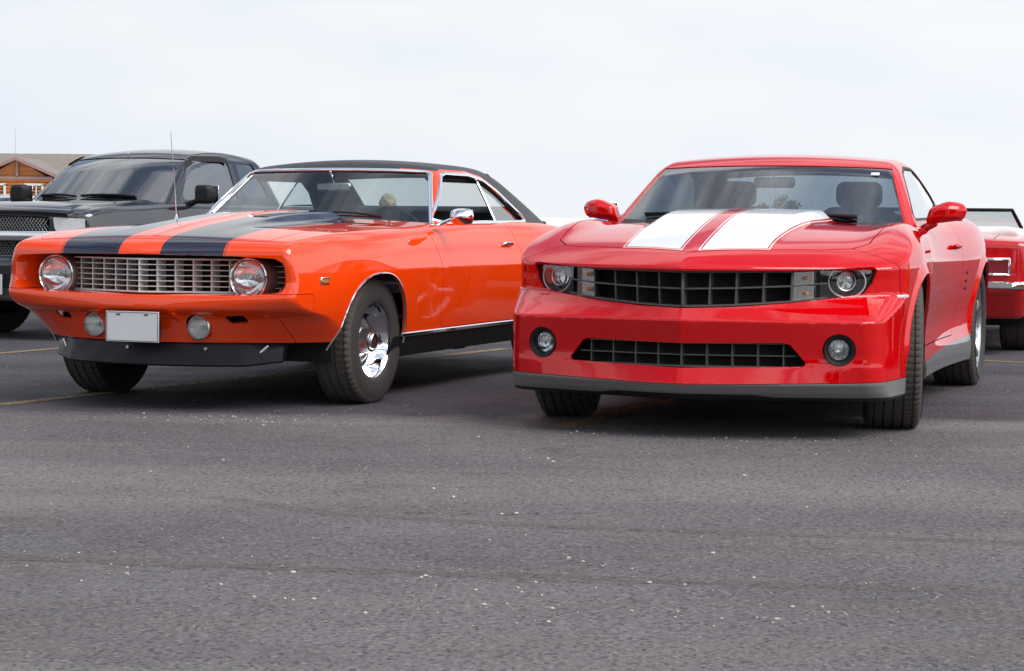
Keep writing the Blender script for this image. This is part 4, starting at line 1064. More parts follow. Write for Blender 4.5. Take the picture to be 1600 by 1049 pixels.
# ------------------------------------------------------------------ the red striped coupe
def plin(xs, ys, r):
    """straight segments with corners softened over +-r"""
    w = [0.15, 0.35, 0.35, 0.15]; o = [-r, -r/3, r/3, r]
    return lambda t: sum(wi*np.interp(np.asarray(t, float)+oi, xs, ys) for wi, oi in zip(w, o))
R_a1 = plin([0.10, 0.25, 0.33, 0.42, 0.535, 0.645, 0.80, 1.0], [0.17, 0.17, 0.18, 0.19, 0.19, 0.22, 0.22, 0.22], 0.006)
R_a2 = plin([0.10, 0.25, 0.33, 0.42, 0.535, 0.645, 0.80, 1.0], [0.18, 0.13, 0.06, 0.05, 0.07, 0.33, 0.36, 0.36], 0.006)
R_f0 = plin([0.10, 0.178, 0.212, 0.250, 0.335, 0.345, 0.38, 0.43, 0.530, 0.537, 0.592, 0.63, 0.72, 0.765, 1.0],
            [0.10, 0.045, 0.000, -0.030, 0.010, 0.013, 0.014, 0.004, -0.022, -0.019, 0.024, 0.035, 0.020, 0.0, 0.0], 0.004)
def R_F(u, z):
    return R_f0(z)*(1-0.25*sstep(0.4, 0.8, u))+R_a1(z)*u+R_a2(z)*u*u+0.5*np.maximum(u-0.74, 0)**2
R_zn = spl([-0.05, 0.0, 0.06, 0.13, 0.22, 0.36, 0.6], [0.738, 0.768, 0.800, 0.832, 0.864, 0.896, 0.935])
R_zh = spl([0.0, 0.3, 0.5, 0.7, 1.0, 1.3, 1.7, 2.2, 2.8, 3.4, 3.8, 4.2, 4.6, 4.85], [0.815, 0.882, 0.921, 0.946, 0.967, 0.976, 0.982, 0.995, 1.012, 1.030, 1.035, 1.03, 1.015, 0.99])
def R_H(u, v):
    s = v-0.20*u-0.38*u*u
    base = smin(R_zn(s), R_zh(v)-0.030*(u/0.8)**2, 0.03)
    wd = 0.335+0.05*sstep(0.3, 1.6, v)
    b = (1-sstep(wd-0.05, wd+0.045, u))*sstep(0.12, 1.35, s)*0.060*(1-sstep(1.64, 1.70, v))
    fend = 0.030*np.exp(-((u-0.80)/0.09)**2)*sstep(0.5, 1.0, v)*(1-sstep(1.3, 1.9, v))
    return base+b+fend
R_wm = spl([0.0, 0.2, 0.35, 0.5, 0.72, 0.95, 1.25, 1.6, 2.0, 2.5, 2.9, 3.3, 3.7, 4.0, 4.4, 4.85], [0.78, 0.855, 0.895, 0.922, 0.944, 0.957, 0.938, 0.910, 0.898, 0.902, 0.920, 0.950, 0.970, 0.965, 0.920, 0.84])
R_pz = spl([0.10, 0.20, 0.27, 0.34, 0.42, 0.55, 0.68, 0.78, 0.86, 0.93, 1.00, 1.08], [-0.035, -0.022, -0.018, -0.030, -0.040, -0.022, -0.002, 0.0, -0.012, -0.040, -0.085, -0.15])
R_pf = spl([0.10, 0.20, 0.30, 0.45, 0.60, 0.75, 0.86, 0.93, 1.00], [-0.015, -0.008, -0.006, -0.008, -0.004, 0.0, -0.014, -0.045, -0.09])
def R_W(v, z):
    k = sstep(1.15, 1.6, v)*(1-sstep(3.2, 3.7, v))
    fl = 0.016*(1-sstep(0.0, 0.055, np.minimum(R_arch(v, z), R_arch_r(v, z))))*sstep(0.30, 0.42, z)
    return R_wm(v)+R_pz(z)*k+R_pf(z)*(1-k)+fl
def R_low(u, v, z):
    u = np.abs(u)
    top = z-R_H(u, v); side = u-R_W(v, z); front = (R_F(u, z)-v)*0.88; rear = v-(4.83-0.16*u**2-0.5*(z-0.8)**2); bot = 0.175-z
    d = rmax(front, side, 0.060); d = rmax(d, rear, 0.10); d = rmax(d, top, 0.010+0.045*sstep(0.35, 0.9, v-0.5*u+0.2))
    return rmax(d, bot, 0.012)
R_rfz = spl([1.9, 2.2, 2.5, 2.8, 3.2, 3.6, 4.1], [1.265, 1.318, 1.347, 1.352, 1.318, 1.245, 1.10])
def R_top(u, v, z):
    u = np.abs(u)
    rf = z-(R_rfz(v)-0.034*(u/0.6)**2)
    sd = (u-(0.800-0.46*(z-0.97)-0.12*np.maximum(z-0.97, 0)**2-0.04*np.maximum(v-2.8, 0)-0.10*np.maximum(v-3.2, 0)**2))*0.9
    ws = (1.63+(z-0.98)*1.60+0.30*u**2-v)*0.53
    bl = (v-(4.12-(z-1.0)*3.0-0.25*u**2))*0.31
    d = rmax(ws, sd, 0.045); d = rmax(d, bl, 0.09); d = rmax(d, rf, 0.050)
    return np.maximum(d, 0.90-z)
def mir(p):
    return p+[(-a, b) for a, b in p[::-1] if abs(a) > 1e-6]
R_APER = rpoly(mir([(0, 0.7525), (0.467, 0.757), (0.65, 0.768), (0.795, 0.777), (0.816, 0.765), (0.795, 0.700), (0.762, 0.655), (0.68, 0.640), (0.45, 0.612), (0.2, 0.593), (0, 0.587)]), 0.010)
R_LOWG = rpoly(mir([(0, 0.431), (0.452, 0.438), (0.478, 0.430), (0.548, 0.346), (0.535, 0.334), (0, 0.321)]), 0.006)
R_HOOD = rpoly(mir([(0, 0.150), (0.3, 0.262), (0.56, 0.405), (0.68, 0.500), (0.745, 0.62), (0.785, 1.2), (0.775, 1.735), (0.4, 1.66), (0, 1.64)]), 0.02)
R_DOOR = rpoly([(1.62, 1.2), (1.63, 0.95), (1.60, 0.70), (1.64, 0.42), (1.70, 0.345), (2.86, 0.345), (2.98, 0.45), (3.02, 0.75), (2.96, 1.0), (2.96, 1.2)], 0.012)
R_SWIN = rpoly([(1.94, 1.005), (2.34, 1.235), (2.52, 1.268), (2.85, 1.266), (3.12, 1.215), (3.30, 1.13), (3.42, 1.035), (3.2, 1.012)], 0.012)
def R_arch(v, z, cv=0.985, r=0.392):
    return np.hypot(v-cv, np.where(z < 0.345, (z-0.345)*0.35, z-0.345))-r
def R_arch_r(v, z): return R_arch(v, z, 3.80, 0.400)
def alloy_wheel(car, R=0.364, w=0.255, rim_r=0.262):
    wh = link('wheel', None, car); make_tyre(R, w, rim_r, wh, 72, 4)
    rm = MB(); rm.lathe([(-0.11, rim_r), (-0.09, rim_r-0.015), (0.02, rim_r-0.028), (0.09, rim_r-0.018), (0.108, rim_r-0.006), (0.114, rim_r+0.004), (0.110, rim_r+0.006)], n=64, mat=M['alloy'])
    rm.lathe([(-0.02, rim_r-0.03), (-0.02, 0.03)], n=48, mat=M['under']); rm.obj('rim', None, wh)
    for k in range(5):
        a = 2*math.pi*k/5; V = []; sec = [(-0.5, -0.02), (-0.5, 0.0), (-0.2, 0.012), (0.2, 0.012), (0.5, 0.0), (0.5, -0.02)]
        for r, wd, d in ((0.03, 0.085, 0.075), (0.10, 0.070, 0.070), (0.18, 0.072, 0.082), (rim_r-0.012, 0.098, 0.095)):
            for x, y in sec: V.append((d+y, x*wd, r))
        n = 6; F = [(i*n+j, i*n+(j+1) % n, (i+1)*n+(j+1) % n, (i+1)*n+j) for i in range(3) for j in range(n)]
        V = np.array(V) @ rot_m('X', math.degrees(a)).T; m = MB(); m.add(V, F, M['alloy']); m.obj('spoke', None, wh)
    m = MB(); m.lathe([(0.05, 0.07), (0.082, 0.062), (0.09, 0.04), (0.092, 0.0005)], n=32, mat=M['alloy']); m.obj('hub_cap', None, wh)
    m = MB(); m.lathe([(-0.03, 0.06), (-0.03, 0.165), (-0.045, 0.165), (-0.045, 0.06)], n=40, mat=M['dull_chrome']); m.obj('brake_disc', None, wh)
    return wh
def build_red():
    car = thing('red_striped_coupe', 'red modern muscle coupe with two white hood stripes', 'car', (0.7481, 9.4185, 0), -PSI_R)
    low = extract(R_low, (0, -0.06, 0.13), (1.02, 4.92, 1.12), 0.0135)
    gh = extract(R_top, (0, 1.45, 0.88), (0.92, 4.55, 1.40), 0.0135)
    low = outside(low, R_top); gh = outside(gh, R_low)
    for fn in (R_arch, R_arch_r): low = outside(low, lambda u, v, z, fn=fn: np.maximum(fn(v, z), 0.55-np.abs(u)))
    FR = lambda u, v, z: v-0.62
    low = outside(low, lambda u, v, z: np.maximum(R_APER(u, z), FR(u, v, z)))
    low = outside(low, lambda u, v, z: np.maximum(R_LOWG(u, z), FR(u, v, z)))
    fog = lambda u, v, z: np.maximum(np.hypot((np.abs(u)-0.688), z-0.410)-0.071, FR(u, v, z))
    low = outside(low, fog)
    def take(m, s, g=0.005):
        return inside(m, lambda u, v, z: s(u, v, z)+g/2), outside(m, lambda u, v, z: s(u, v, z)-g/2)
    hood, low = take(low, lambda u, v, z: np.maximum(R_HOOD(u, v), 0.78-z), 0.006)
    doorL, low = take(low, lambda u, v, z: np.maximum(R_DOOR(v, z), 0.3-u))
    doorR, low = take(low, lambda u, v, z: np.maximum(R_DOOR(v, z), 0.3+u))
    trunk, low = take(low, lambda u, v, z: np.maximum(rpoly([(-0.6, 4.22), (0.6, 4.22), (0.62, 4.74), (-0.62, 4.74)], 0.03)(u, v), 0.85-z), 0.006)
    spl_, low = take(low, lambda u, v, z: np.maximum(z-0.247-0.022*np.abs(u), v-0.85), 0.003)
    lip, spl_ = cut(spl_, lambda u, v, z: z-0.205+0.012*sstep(0.30, 0.42, np.abs(u)))
    fas, low = take(low, lambda u, v, z: v-0.53-0.10*(0.60-z), 0.004)
    sill, low = cut(low, lambda u, v, z: np.maximum(z-0.262-0.030*(v-1.4), 1.2-v))
    # hood with stripes
    def stripes(m):
        def st(off):
            def f(u, v, z):
                a = np.abs(u); wd = 0.330+0.062*sstep(0.3, 1.5, v)
                return np.maximum(np.maximum(0.052-off-a, a-wd-off), 0.178-off+0.37*a-v)
            return f
        a, r = cut(m, st(0.0)); b, r = cut(r, st(0.009)); c, r = cut(r, st(0.0145))
        return [(a, M['white_stripe']), (b, M['red']), (c, M['white_stripe']), (r, M['red'])]
    surf_obj('hood', stripes(hood)+[(rim(hood, 0.014), M['red'])], car)
    for dd in (doorL, doorR): surf_obj('door', [(rimmed(dd, 0.02), M['red'])], car)
    surf_obj('trunk_lid', [(rimmed(trunk, 0.014), M['red'])], car)
    surf_obj('front_fascia', [(rimmed(fas, 0.016), M['red'])], car)
    surf_obj('front_splitter', [(rimmed(spl_, 0.03), M['grey_plastic'])], car)
    surf_obj('air_dam', [(rimmed(lip, 0.03), M['black'])], car)
    for s in (1, -1):
        surf_obj('side_skirt', [(rimmed(inside(sill, lambda u, v, z: np.maximum(-s*u, v-3.6)), 0.02), M['skirt'])], car)
    rear_low = inside(sill, lambda u, v, z: 3.6-v)
    # windows
    wsf = lambda u, v, z: np.maximum(np.maximum(np.abs(u)-(0.752-0.44*(z-0.97)), (v-2.115-0.26*u*u)*0.53), v-2.7)
    blf = lambda u, v, z: np.maximum(np.maximum(np.abs(u)-(0.57-0.25*(z-1.0)), (3.28-v)*0.33), 3.0-v)
    swf = lambda u, v, z: np.maximum(R_SWIN(v, z), 0.4-np.abs(u))
    ws, gh = cut(gh, wsf); bl, gh = cut(gh, blf); sw, gh = cut(gh, swf); swt, gh = cut(gh, lambda u, v, z: swf(u, v, z)-0.014)
    surf_obj('windscreen', [(offset(ws, -0.004), M['red_ws'])], car)
    surf_obj('rear_window', [(offset(bl, -0.004), M['red_bl'])], car)
    for s in (1, -1):
        k = inside(sw, lambda u, v, z: -s*u); surf_obj('side_window', [(offset(k, -0.006), M['red_sw'])], car)
        k = inside(swt, lambda u, v, z: -s*u); surf_obj('window_seal', [(rimmed(offset(k, 0.001), 0.02), M['black'])], car)
    roof, pil = cut(gh, lambda u, v, z: np.maximum(np.maximum(np.abs(u)-0.575, 2.10+0.26*u*u-v), v-3.32))
    surf_obj('roof', [(roof, M['red'])], car)
    surf_obj('headliner', [(flipped(offset(roof, -0.03)), M['headliner'])], car)
    surf_obj('body_shell', [(join(rimmed(low, 0.016), rim(gh, 0.02), pil, rear_low), M['red'])], car)
    surf_obj('pillar_lining', [(flipped(offset(pil, -0.02)), M['headliner'])], car)
    # opening walls
    def wall(fn, depth):
        return rim(fas, direction=(0, depth, 0), where=lambda u, v, z: (np.abs(fn(u, z)) < 0.004) & (v < 0.62))
    w1 = rim(low, direction=(0, 0.10, 0), where=lambda u, v, z: (np.abs(R_APER(u, z)) < 0.004) & (v < 0.66))
    surf_obj('grille_surround', [(wall(R_APER, 0.13), M['red']), (w1, M['red'])], car)
    surf_obj('lower_grille_surround', [(wall(R_LOWG, 0.06), M['black'])], car)
    base = lambda a: 0.20*np.abs(a)+0.38*a*a
    def backing(name, u1, z0, z1, off, f, mat):
        m = MB(); a = np.linspace(-u1, u1, 41); V = [(t, f(abs(t))+off, z) for z in (z0, z1) for t in a]
        m.add(V, [(i, i+1, 41+i+1, 41+i) for i in range(40)], mat); m.obj(name, None, car)
    backing('radiator_backing', 0.86, 0.56, 0.80, 0.15, base, M['under'])
    flow = lambda a: R_a1(0.38)*a+R_a2(0.38)*a*a
    backing('intercooler_backing', 0.60, 0.30, 0.46, 0.11, flow, M['under'])
    # upper grille: frame, mid bar, fins
    gr = link('upper_grille', None, car)
    ztop = lambda a: np.interp(np.abs(a), [0, 0.467, 0.60], [0.750, 0.755, 0.763]); zbot = lambda a: np.interp(np.abs(a), [0, 0.2, 0.45, 0.60], [0.590, 0.596, 0.614, 0.632])
    def gbar(name, zf, h, off, d, u0, u1, f=base, mat=None, par=None):
        m = MB(); a = np.unique(np.concatenate([np.linspace(u0, u1, 17), [0.0] if u0*u1 < 0 else []])); V = []
        for t in a:
            z = float(zf(t)); v = float(f(abs(t)))+off; V += [(t, v, z-h*0.35), (t, v, z+h*0.35), (t, v+0.006, z+h*0.5), (t, v+d, z+h*0.5), (t, v+d, z-h*0.5), (t, v+0.006, z-h*0.5)]
        n = len(a); F = [(i*6+j, i*6+(j+1) % 6, i*6+6+(j+1) % 6, i*6+6+j) for i in range(n-1) for j in range(6)]+[tuple(range(6)), tuple((n-1)*6+j for j in range(6))[::-1]]
        m.add(V, F, mat or M['grille_dark']); return m.obj(name, None, par or gr, smooth=30)
    gbar('bar', lambda t: (ztop(t)+zbot(t))/2+0.003, 0.0085, 0.046, 0.07, -0.60, 0.60)
    gbar('frame_bar', lambda t: zbot(t)+0.004, 0.010, 0.046, 0.07, -0.60, 0.60)
    gbar('frame_bar', lambda t: ztop(t)-0.003, 0.007, 0.046, 0.07, -0.60, 0.60)
    for s in (1, -1):
        for k, a in enumerate((0.115, 0.228, 0.342, 0.458)):
            m = MB(); z0, z1 = float(zbot(a)), float(ztop(a)); v = float(base(a))+0.046
            m.box((s*a, v+0.035, (z0+z1)/2), (0.0075, 0.07, z1-z0), M['grille_dark'], 0.002, R=rot_m('Y', s*2)); m.obj('fin', None, gr)
    m = MB(); m.box((0, 0.076, 0.670), (0.013, 0.075, 0.160), M['grille_dark'], 0.004); m.obj('fin', None, gr)
    for s in (1, -1):
        mm = MB()
        for i in range(6):
            pass
    # lower grille
    lg = link('lower_grille', None, car)
    gbar('bar', lambda t: 0.378+0*t, 0.006, 0.036, 0.05, -0.50, 0.50, flow, M['grille_dark'], lg)
    gbar('frame_bar', lambda t: 0.432+0*t, 0.006, 0.025, 0.05, -0.455, 0.455, flow, M['grille_dark'], lg)
    gbar('frame_bar', lambda t: 0.327+0*t, 0.008, 0.025, 0.05, -0.53, 0.53, flow, M['grille_dark'], lg)
    for k in range(-4, 5):
        a = k*0.111; m = MB(); m.box((a, float(flow(abs(a)))+0.055, 0.379), (0.006, 0.045, 0.104), M['grille_dark'], 0.001); m.obj('fin', None, lg)
    # headlamps and parking lamps
    for s in (1, -1):
        hl = link('headlamp', None, car, (s*0.684, float(base(0.684))+0.056, 0.710), (0, 0, s*math.radians(25)))
        m = MB(); m.box((0, 0.060, -0.004), (0.265, 0.02, 0.15), M['lamp_bowl'], 0.005); m.obj('housing', None, hl)
        a = np.linspace(0, 2*math.pi, 41); cut_t = [t for t in np.linspace(math.radians(-205), math.radians(25), 40)]
        m = MB(); m.tube([(0.086*math.cos(t), 0.0, 0.070*math.sin(t)-0.004) for t in np.linspace(0, 2*math.pi, 49)], 0.0040, M['ring'], 8, False); m.obj('halo_ring', None, hl)
        m = MB(); m.lathe([(0.004, 0.074), (0.02, 0.062), (0.035, 0.048), (0.038, 0.040)], 'v', n=40, mat=M['lamp_bowl']); m.lathe([(0.012, 0.040), (0.010, 0.044), (0.020, 0.047)], 'v', n=40, mat=M['dull_chrome']); m.obj('projector_shroud', None, hl)
        m = MB(); m.lathe([(0.030, 0.040), (0.016, 0.036), (0.004, 0.022), (0.0, 0.008), (-0.001, 0.0005)], 'v', n=32, mat=M['lens']); m.lathe([(0.042, 0.040), (0.046, 0.0005)], 'v', n=24, mat=M['reflector']); m.obj('projector', None, hl)
        m = MB(); m.box((0.0, 0.02, 0.062), (0.16, 0.03, 0.006), M['reflector'], 0.002); m.obj('chrome_brow', None, hl)
        # clear cover following the front
        m = MB(); V = []; F = []; us = np.linspace(0.578, 0.802, 13); zs = np.linspace(0, 1, 7)
        for t in us:
            zt = float(np.interp(t, [0.467, 0.65, 0.795, 0.816], [0.757, 0.768, 0.775, 0.764])); zb_ = float(np.interp(t, [0.45, 0.68, 0.762, 0.795, 0.81], [0.612, 0.642, 0.658, 0.702, 0.745]))
            for q in zs: V.append((s*t, float(base(t))+0.036+0.02*(q-0.5)**2, zb_+(zt-zb_)*q))
        for i in range(12):
            for j in range(6): F.append((i*7+j, (i+1)*7+j, (i+1)*7+j+1, i*7+j+1) if s > 0 else (i*7+j, i*7+j+1, (i+1)*7+j+1, (i+1)*7+j))
        m.add(V, F, M['lens']); m.obj('headlamp_cover', None, car)
        for zc in (0.7245, 0.6555):
            pk = link('parking_lamp', None, car, (s*0.516, float(base(0.516))+0.056, zc), (0, 0, s*math.radians(29)))
            m = MB(); m.box((0, 0.034, 0), (0.100, 0.01, 0.062), M['reflector'], 0.002); m.box((0, 0.02, 0.031), (0.1, 0.03, 0.003), M['reflector']); m.box((0, 0.02, -0.031), (0.1, 0.03, 0.003), M['reflector']); m.obj('reflector', None, pk)
            m = MB(); m.lathe([(-0.012, 0.0005), (-0.012, 0.008), (0.0, 0.011), (0.02, 0.010)], 'v', (0.008, 0.012, 0), 16, M['amber']); m.obj('bulb', None, pk)
            m = MB()
            for i in range(9): m.add(*lathe_vf([(-0.030, 0.0058), (0.030, 0.0058)], 'z', (-0.044+i*0.011, 0.0, 0), 10), M['lens'])
            m.obj('ribbed_lens', None, pk); m_ = pk.children[-1]
        fl = link('fog_lamp', None, car, (s*0.688, float(R_F(np.array(0.688), np.array(0.41)))+0.004, 0.410), (0, 0, s*math.radians(16)))
        m = MB(); m.lathe([(0.0, 0.071), (-0.007, 0.068), (-0.004, 0.060), (0.014, 0.052), (0.030, 0.047), (0.07, 0.05)], 'v', n=48, mat=M['black']); m.obj('bezel_ring', None, fl)
        m = MB(); m.lathe([(0.026, 0.046), (0.045, 0.034), (0.055, 0.015), (0.056, 0.0005)], 'v', n=40, mat=M['reflector']); m.obj('reflector', None, fl)
        m = MB(); m.lathe([(0.024, 0.0475), (0.014, 0.042), (0.008, 0.026), (0.006, 0.0005)], 'v', n=40, mat=M['ribbed_lens']); m.obj('lens', None, fl)
        m = MB(); m.lathe([(0.022, 0.010), (0.03, 0.012), (0.05, 0.012)], 'v', n=16, mat=M['dull_chrome']); m.obj('bulb_shield', None, fl)
        # fender marker
        vv, z = 0.54, 0.640; uq = float(solve(R_low, np.array(vv), np.array(z), 0, 1.2, 0.3)); g = gradient(R_low, np.array([[uq, vv, z]]))[0]; ang = math.atan2(g[1], g[0])
        m = MB(); m.box((0, 0, 0), (0.012, 0.10, 0.016), M['lens_white'], 0.004); m.obj('side_marker', None, car, (s*(uq-0.004), vv, z), (0, 0, ang if s > 0 else math.pi-ang))
        # wells
        for cv in (0.985, 3.80):
            m = MB(); m.add(*well_surf(s*0.52, s*0.915, cv, 0.36, 0.415), M['under']); m.obj('wheel_well', None, car)
        # mirror
        mr = link('door_mirror', None, car, (s*0.815, 2.02, 0.968))
        def mh(u, v, z):
            u = u*s
            t = np.clip((u-0.0)/0.225, -0.3, 1.2)
            top = z-(0.085+0.035*sstep(0.02, 0.14, u)-0.30*np.maximum(u-0.13, 0)**2*8); bot = (-0.005+0.030*t)-z+0.10*np.maximum(u-0.17, 0)
            d = rmax(top, bot, 0.014); d = rmax(d, u-0.225+0.25*np.maximum(0.03-v, 0)+0.35*np.abs(z-0.07), 0.016); d = rmax(d, 0.020-u+0.30*np.maximum(z-0.02, 0), 0.02)
            d = rmax(d, v-0.075+0.10*np.maximum(u, 0), 0.012); return rmax(d, -0.055+0.9*np.maximum(u-0.12, 0)**1.5*2-v+0.6*np.maximum(np.abs(z-0.06)-0.02, 0), 0.035)
        sf = extract(mh, (-0.03 if s > 0 else -0.28, -0.10, -0.04), (0.28 if s > 0 else 0.03, 0.12, 0.17), 0.007, mirror=False)
        lowh, up = cut(sf, lambda u, v, z: z-0.026-0.045*np.clip(u*s/0.22, 0, 1))
        surf_obj('housing', [(up, M['red']), (lowh, M['red'])], mr)
        m = MB(); m.tube([(s*-0.015, 0.02, -0.045), (s*0.02, 0.015, -0.015), (s*0.07, 0.01, 0.010)], [0.030, 0.022, 0.020], M['red'], 12); m.obj('stalk', None, mr)
        m = MB(); m.box((s*0.12, 0.068, 0.06), (0.16, 0.004, 0.085), M['mirror'], 0.002, R=rot_m('Z', -s*6)); m.obj('mirror_glass', None, mr)
        hv, hz = 2.80, 0.845; hu = float(solve(R_low, np.array(hv), np.array(hz), 0, 1.2, 0.3))
        m = MB(); m.box((0.014, 0, 0), (0.028, 0.19, 0.028), M['red'], 0.010); m.obj('door_handle', None, car, (s*hu, hv, hz))
        # brake duct blade ahead of the rear wheel
        m = MB()
        for i in range(3):
            z = 0.70-i*0.045; hu = float(solve(R_low, np.array(3.16), np.array(z), 0, 1.2, 0.3)); m.box((s*(hu-0.002), 3.16, z), (0.012, 0.06, 0.014), M['black'], 0.003, R=rot_m('X', 25))
        m.obj('quarter_gills', None, car)['kind'] = 'stuff'
    wp = alloy_wheel(car); ST = math.radians(9.5)
    place_wheels(wp, car, [(0.815, 0.958, 0.358, ST), (-0.815, 0.958, 0.358, ST), (0.825, 3.800, 0.358, 0), (-0.825, 3.800, 0.358, 0)])
    m = MB(); m.box((0, 2.5, 0.25), (1.45, 3.6, 0.10), M['under'], 0.02); m.box((0, 0.7, 0.27), (1.0, 0.9, 0.14), M['under'], 0.02)
    m.tube([(-0.75, 0.958, 0.33), (0.75, 0.958, 0.33)], 0.04, M['under']); m.tube([(-0.75, 3.80, 0.33), (0.75, 3.80, 0.33)], 0.05, M['under']); m.obj('underbody', None, car)
    # black cowl and wipers
    m = MB(); uu = np.linspace(-0.74, 0.74, 25); V = []
    for a in uu:
        for v, z in ((1.62+0.15*a*a, 0.962), (1.70+0.25*a*a, 0.988)): V.append((a, v, z))
    m.add(V, [(2*i, 2*i+2, 2*i+3, 2*i+1) for i in range(24)], M['black']); m.obj('cowl_panel', None, car)
    for (u0, v0, u1, v1) in ((0.52, 1.72, 0.02, 1.70), (-0.12, 1.67, -0.62, 1.78)):
        wp_ = link('wiper', None, car); uu = np.linspace(u0, u1, 7); vv = np.linspace(v0, v1, 7); zz = 0.998+0.012*np.sin(np.linspace(0.2, 2.9, 7))+(vv-1.70)*0.15
        m = MB(); m.tube(np.stack([uu, vv-0.01, zz], 1), [0.012, 0.010, 0.008, 0.007, 0.006, 0.006, 0.005], M['black'], 6); m.obj('arm', None, wp_)
        m = MB(); m.tube(np.stack([uu, vv+0.006, zz-0.006], 1), 0.007, M['black'], 5); m.obj('blade', None, wp_)
    m = MB(); m.box((0, 0, 0), (0.045, 0.002, 0.028), M['sticker'], 0.0008, R=rot_m('X', -58)); m.obj('windscreen_sticker', None, car, (0.55, 2.118, 1.232))
    interior(car, dash_v=1.80, dash_z=0.965, wheel_u=0.37, seat_v=2.62, belt=0.97, rear_v=3.30, half=0.70, mirror=(0.0, 2.17, 1.185), seat_top=1.06)
    return car
M['red_ws'] = glass('red_car_windscreen', (0.36, 0.44, 0.50), base=0.16)
M['red_bl'] = glass('red_car_rear_glass', (0.80, 0.86, 0.84), base=0.05)
M['red_sw'] = glass('red_car_side_glass', (0.30, 0.34, 0.34), base=0.08)
M['skirt'] = paint('grey_skirt_paint', (0.16, 0.16, 0.165), flake=0.2)
build_red()
# ------------------------------------------------------------------ black pickup behind the orange coupe
def simple_wheel(car, R, w, rim_r, mat, spokes=5):
    wh = link('wheel', None, car); make_tyre(R, w, rim_r, wh, 36, 2)
    m = MB(); m.lathe([(w/2-0.02, rim_r+0.002), (w/2-0.004, rim_r-0.004), (w/2-0.03, rim_r-0.03), (w/2-0.05, rim_r-0.05), (w/2-0.03, 0.05), (w/2-0.02, 0.0005)], n=32, mat=mat); m.obj('rim', None, wh)
    return wh
def build_truck():
    T = thing('black_pickup_truck', 'black pickup truck with mesh grille and dark windows behind the orange car', 'truck', (-4.01, 16.39, 0), -math.radians(27))
    hz = spl([-0.05, 0.0, 0.06, 0.15, 0.6, 1.2, 1.5, 3.0, 5.0], [0.930, 0.972, 1.000, 1.030, 1.080, 1.108, 1.11, 1.10, 1.09])
    wm = spl([-0.05, 0.1, 0.3, 0.6, 1.0, 2.0, 3.0, 5.0], [0.74, 0.80, 0.835, 0.855, 0.865, 0.86, 0.86, 0.85])
    def L(u, v, z):
        u = np.abs(u)
        top = z-hz(v)+0.030*(u/0.8)**2+0.012*sstep(0.50, 0.60, u); side = u-(wm(v)-0.28*(z-0.75)**2-0.02*np.maximum(z-0.86, 0))
        fr = 0.0+0.16*u*u+0.25*np.maximum(u-0.62, 0)**2+0.06*np.maximum(0.62-z, 0)-v-0.05*sstep(0.66, 0.58, z)*1.0
        d = rmax(fr, side, 0.08); d = rmax(d, top, 0.045); d = np.maximum(d, v-5.0); return rmax(d, 0.30-z, 0.03)
    def G(u, v, z):
        u = np.abs(u)
        rf = z-(spl([1.5, 1.85, 2.1, 2.5, 3.0], [1.43, 1.512, 1.538, 1.528, 1.46])(v)-0.035*(u/0.55)**2)
        sd = (u-(0.745-0.36*(z-1.08)-0.05*np.maximum(v-2.3, 0)))*0.94; ws = (1.14+(z-1.08)*1.25+0.25*u*u-v)*0.62; bk = (v-(2.98-(z-1.08)*0.45))*0.9
        d = rmax(ws, sd, 0.05); d = rmax(d, bk, 0.10); return np.maximum(rmax(d, rf, 0.075), 1.0-z)
    lo = extract(L, (0, -0.10, 0.26), (0.92, 5.05, 1.16), 0.02); gh = extract(G, (0, 0.95, 0.98), (0.85, 3.1, 1.60), 0.02)
    lo = outside(lo, G); gh = outside(gh, L)
    arch = lambda cv: (lambda u, v, z: np.maximum(np.hypot(v-cv, np.where(z < 0.36, 0.3*(z-0.36), z-0.36))-0.41, 0.5-np.abs(u)))
    lo = outside(lo, arch(0.86)); lo = outside(lo, arch(3.95))
    bed = rpoly([(-0.72, 3.1), (0.72, 3.1), (0.72, 4.9), (-0.72, 4.9)], 0.02); lo = outside(lo, lambda u, v, z: np.maximum(bed(u, v), 0.9-z))
    hole = rpoly(mir([(0, 0.965), (0.50, 0.957), (0.50, 0.845), (0, 0.84)]), 0.015); hole2 = rpoly(mir([(0, 0.765), (0.55, 0.77), (0.53, 0.66), (0, 0.655)]), 0.015)
    lamp = rpoly([(0.525, 0.955), (0.72, 0.945), (0.775, 0.93), (0.775, 0.855), (0.545, 0.845)], 0.012)
    fr = lambda v: v-0.45
    lo = outside(lo, lambda u, v, z: np.maximum(hole(u, z), fr(v))); lo = outside(lo, lambda u, v, z: np.maximum(hole2(u, z), fr(v))); lo = outside(lo, lambda u, v, z: np.maximum(lamp(np.abs(u), z), fr(v)))
    def take(m, s, g=0.006): return inside(m, lambda u, v, z: s(u, v, z)+g/2), outside(m, lambda u, v, z: s(u, v, z)-g/2)
    hood, lo = take(lo, lambda u, v, z: np.maximum(rpoly([(-0.60, 0.06), (0.60, 0.06), (0.70, 0.22), (0.735, 1.16), (-0.735, 1.16), (-0.70, 0.22)], 0.03)(u, v), 0.9-z), 0.010)
    door = rpoly([(1.22, 1.3), (1.22, 0.5), (1.28, 0.42), (2.22, 0.42), (2.28, 0.6), (2.28, 1.3)], 0.02)
    bum, lo = take(lo, lambda u, v, z: np.maximum(z-0.64, v-0.40)); chin, bum = cut(bum, lambda u, v, z: z-0.40)
    surf_obj('hood', [(rimmed(hood, 0.02), M['black_paint'])], T)
    for s in (1, -1):
        dr, lo = take(lo, lambda u, v, z: np.maximum(door(v, z), 0.3-s*u)); surf_obj('door', [(rimmed(dr, 0.02), M['black_paint'])], T)
    surf_obj('bumper', [(rimmed(bum, 0.02), M['black_paint'])], T); surf_obj('lower_valance', [(rimmed(chin, 0.02), M['truck_valance'])], T)
